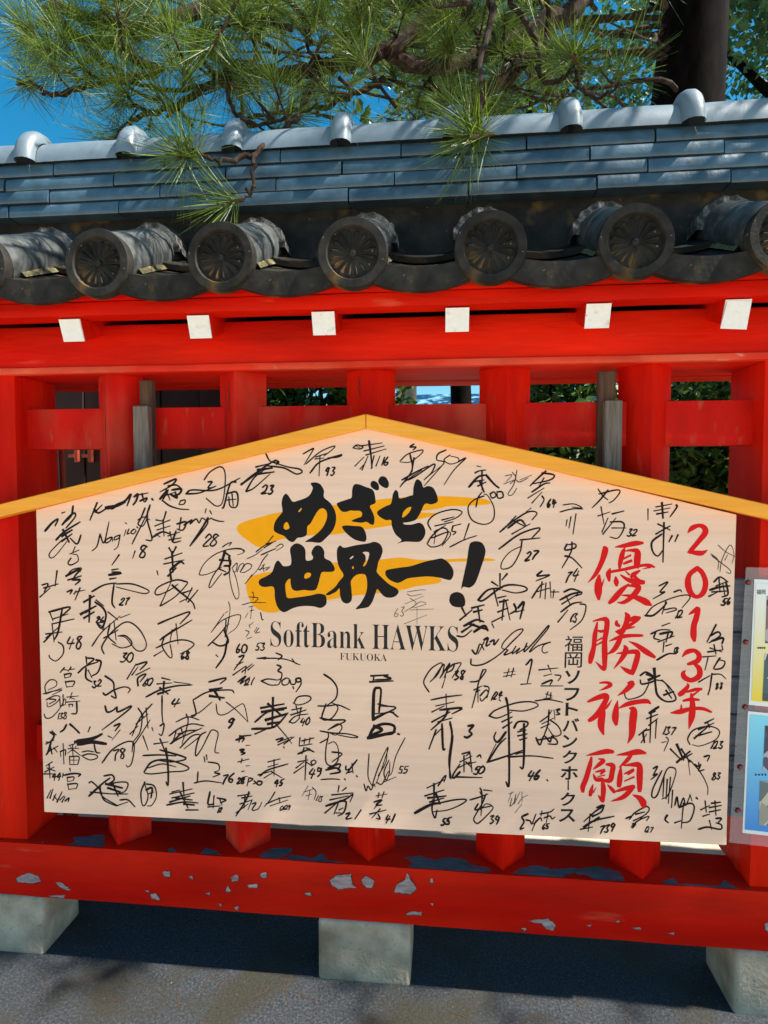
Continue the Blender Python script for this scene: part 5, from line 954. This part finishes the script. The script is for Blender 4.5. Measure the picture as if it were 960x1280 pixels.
for i in range(14):
    p = Vector((random.uniform(1.6, 3.4), random.uniform(-.4, .6), random.uniform(3.5, 4.4))); q = Vector((T.x + .1, T.y, random.uniform(5.4, 6.4)))
    pts = crom([tuple(q + (p - q) * t + Vector((random.gauss(0, .1), random.gauss(0, .1), .5 * math.sin(t * 3.1)))) for t in (0, .25, .5, .75, 1)], 4); tw.tube(pts, [.045 * (1 - .85 * j / len(pts)) for j in range(len(pts))], 7)
tag(tw.obj('fine_branches', M['bark'], pine, smooth=True), kind='stuff')
def tuft_obj(p, d, s_):
    o = bpy.data.objects.new('needle_tuft', random.choice(TUFTS)); o.location = p; o.rotation_euler = d.to_track_quat('Z', 'X').to_euler(); o.rotation_euler.rotate_axis('Z', random.uniform(0, 6.28)); o.scale = (s_,) * 3
    link(o); child_of(o, pine)
random.shuffle(far); NEAR = 285
for t in tufts[:NEAR]: tuft_obj(*t)
for t in far[:max(0, NEAR - len(tufts))]: tuft_obj(*t)
b = MB()
for (p, d, s_) in far[max(0, NEAR - len(tufts)):] + crown:
    R_ = d.to_track_quat('Z', 'X').to_matrix()
    for i in range(46):
        th = 1.35 * math.sqrt(random.random()); ph = random.uniform(0, 6.28); v = R_ @ Vector((math.sin(th) * math.cos(ph), math.sin(th) * math.sin(ph), math.cos(th)))
        w_ = v.cross(Vector((random.gauss(0, 1), random.gauss(0, 1), random.gauss(0, 1)))).normalized() * (.0013 if p.z < 4.9 else .0022); a = p - d * random.uniform(0, .05); e = a + v * .15 * s_ * random.uniform(.7, 1.1)
        b.add([a - w_, a + w_, e + w_ * .4, e - w_ * .4], [(0, 1, 2, 3)])
tag(b.obj('far_needles', M['needle'], pine, fix=False), kind='stuff')

# ------------------------------------------------------------------ trees beyond
def broad_tree(x, y, h, r, n, label, size=0.16, zlow=0.45):
    root = tag(empty('broadleaf_tree', (x, y, 0)), label, 'tree', 'trees beyond the fence')
    b = MB(); b.tube(crom([(x, y, -.05), (x + .1, y, h * .3), (x - .1, y, h * .6), (x, y, h * .9)], 3), [.22 - .018 * i for i in range(10)], 10)
    for k in range(7):
        a = random.uniform(0, 6.28); z = h * random.uniform(.35, .7); b.tube([(x, y, z), (x + r*.4*math.cos(a), y + r*.4*math.sin(a), z + h*.12), (x + r*.8*math.cos(a), y + r*.8*math.sin(a), z + h*.2)], [.08, .05, .02], 7)
    b.obj('trunk', M['bark_dark'], root, smooth=True)
    b = MB()
    for k in range(34):
        a = random.uniform(0, 6.28); q = r * math.sqrt(random.random()) * .9; z = h * random.uniform(zlow, 1.0)
        leaf_cloud(b, (x + q*math.cos(a), y + q*math.sin(a), z), r*.32, r*.32, h*.09, n // 34, size)
    b.obj('crown', M['leaf_far'], root, fix=False)
broad_tree(6.2, 8.5, 11.0, 2.4, 14000, 'dark green broadleaf tree behind the pine trunk', 0.17, 0.35)
broad_tree(2.8, 11.5, 12.0, 2.8, 9000, 'tall broadleaf tree beyond the pine branches', 0.17, 0.40)
broad_tree(8.6, 12.5, 13.0, 2.8, 9000, 'farther broadleaf tree with sky gaps beside the pine trunk', 0.17, 0.35)

# loose grit and leaf litter on the pavement
b = MB()
for i in range(2600):
    x, y = random.uniform(-.6, 2.4), random.uniform(-.72, .2); r = 0.0010 + 0.0028 * random.random() ** 4
    vs = [(x + r * random.uniform(.6, 1.2) * math.cos(a + random.uniform(-.3, .3)), y + r * random.uniform(.6, 1.2) * math.sin(a), 0) for a in (0, 1.57, 3.14, 4.71)] + [(x, y, r * random.uniform(.5, 1.0))]
    b.add(vs, [(0, 1, 4), (1, 2, 4), (2, 3, 4), (3, 0, 4)])
tag(b.obj('grit', M['grit'], fix=False), 'loose pale grit lying on the grey pavement before the fence', 'grit', kind='stuff')

b = MB()
for i in range(150):
    x, y, a = random.uniform(-.6, 2.3), random.uniform(-.5, .05), random.uniform(0, 6.28); L_ = random.uniform(.05, .11); d = Vector((math.cos(a), math.sin(a), 0)); s_ = Vector((-d.y, d.x, 0)) * .0008; p = Vector((x, y, .0012)); bd = s_ * random.uniform(-12, 12)
    b.add([p - s_, p + s_, p + d * L_ * .5 + bd + s_, p + d * L_ * .5 + bd - s_, p + d * L_ + s_ * .4, p + d * L_ - s_ * .4], [(0, 1, 2, 3), (3, 2, 4, 5)])
tag(b.obj('fallen_needles', M['bud'], fix=False), 'dry brown pine needles scattered on the pavement before the fence', 'needles', kind='stuff')
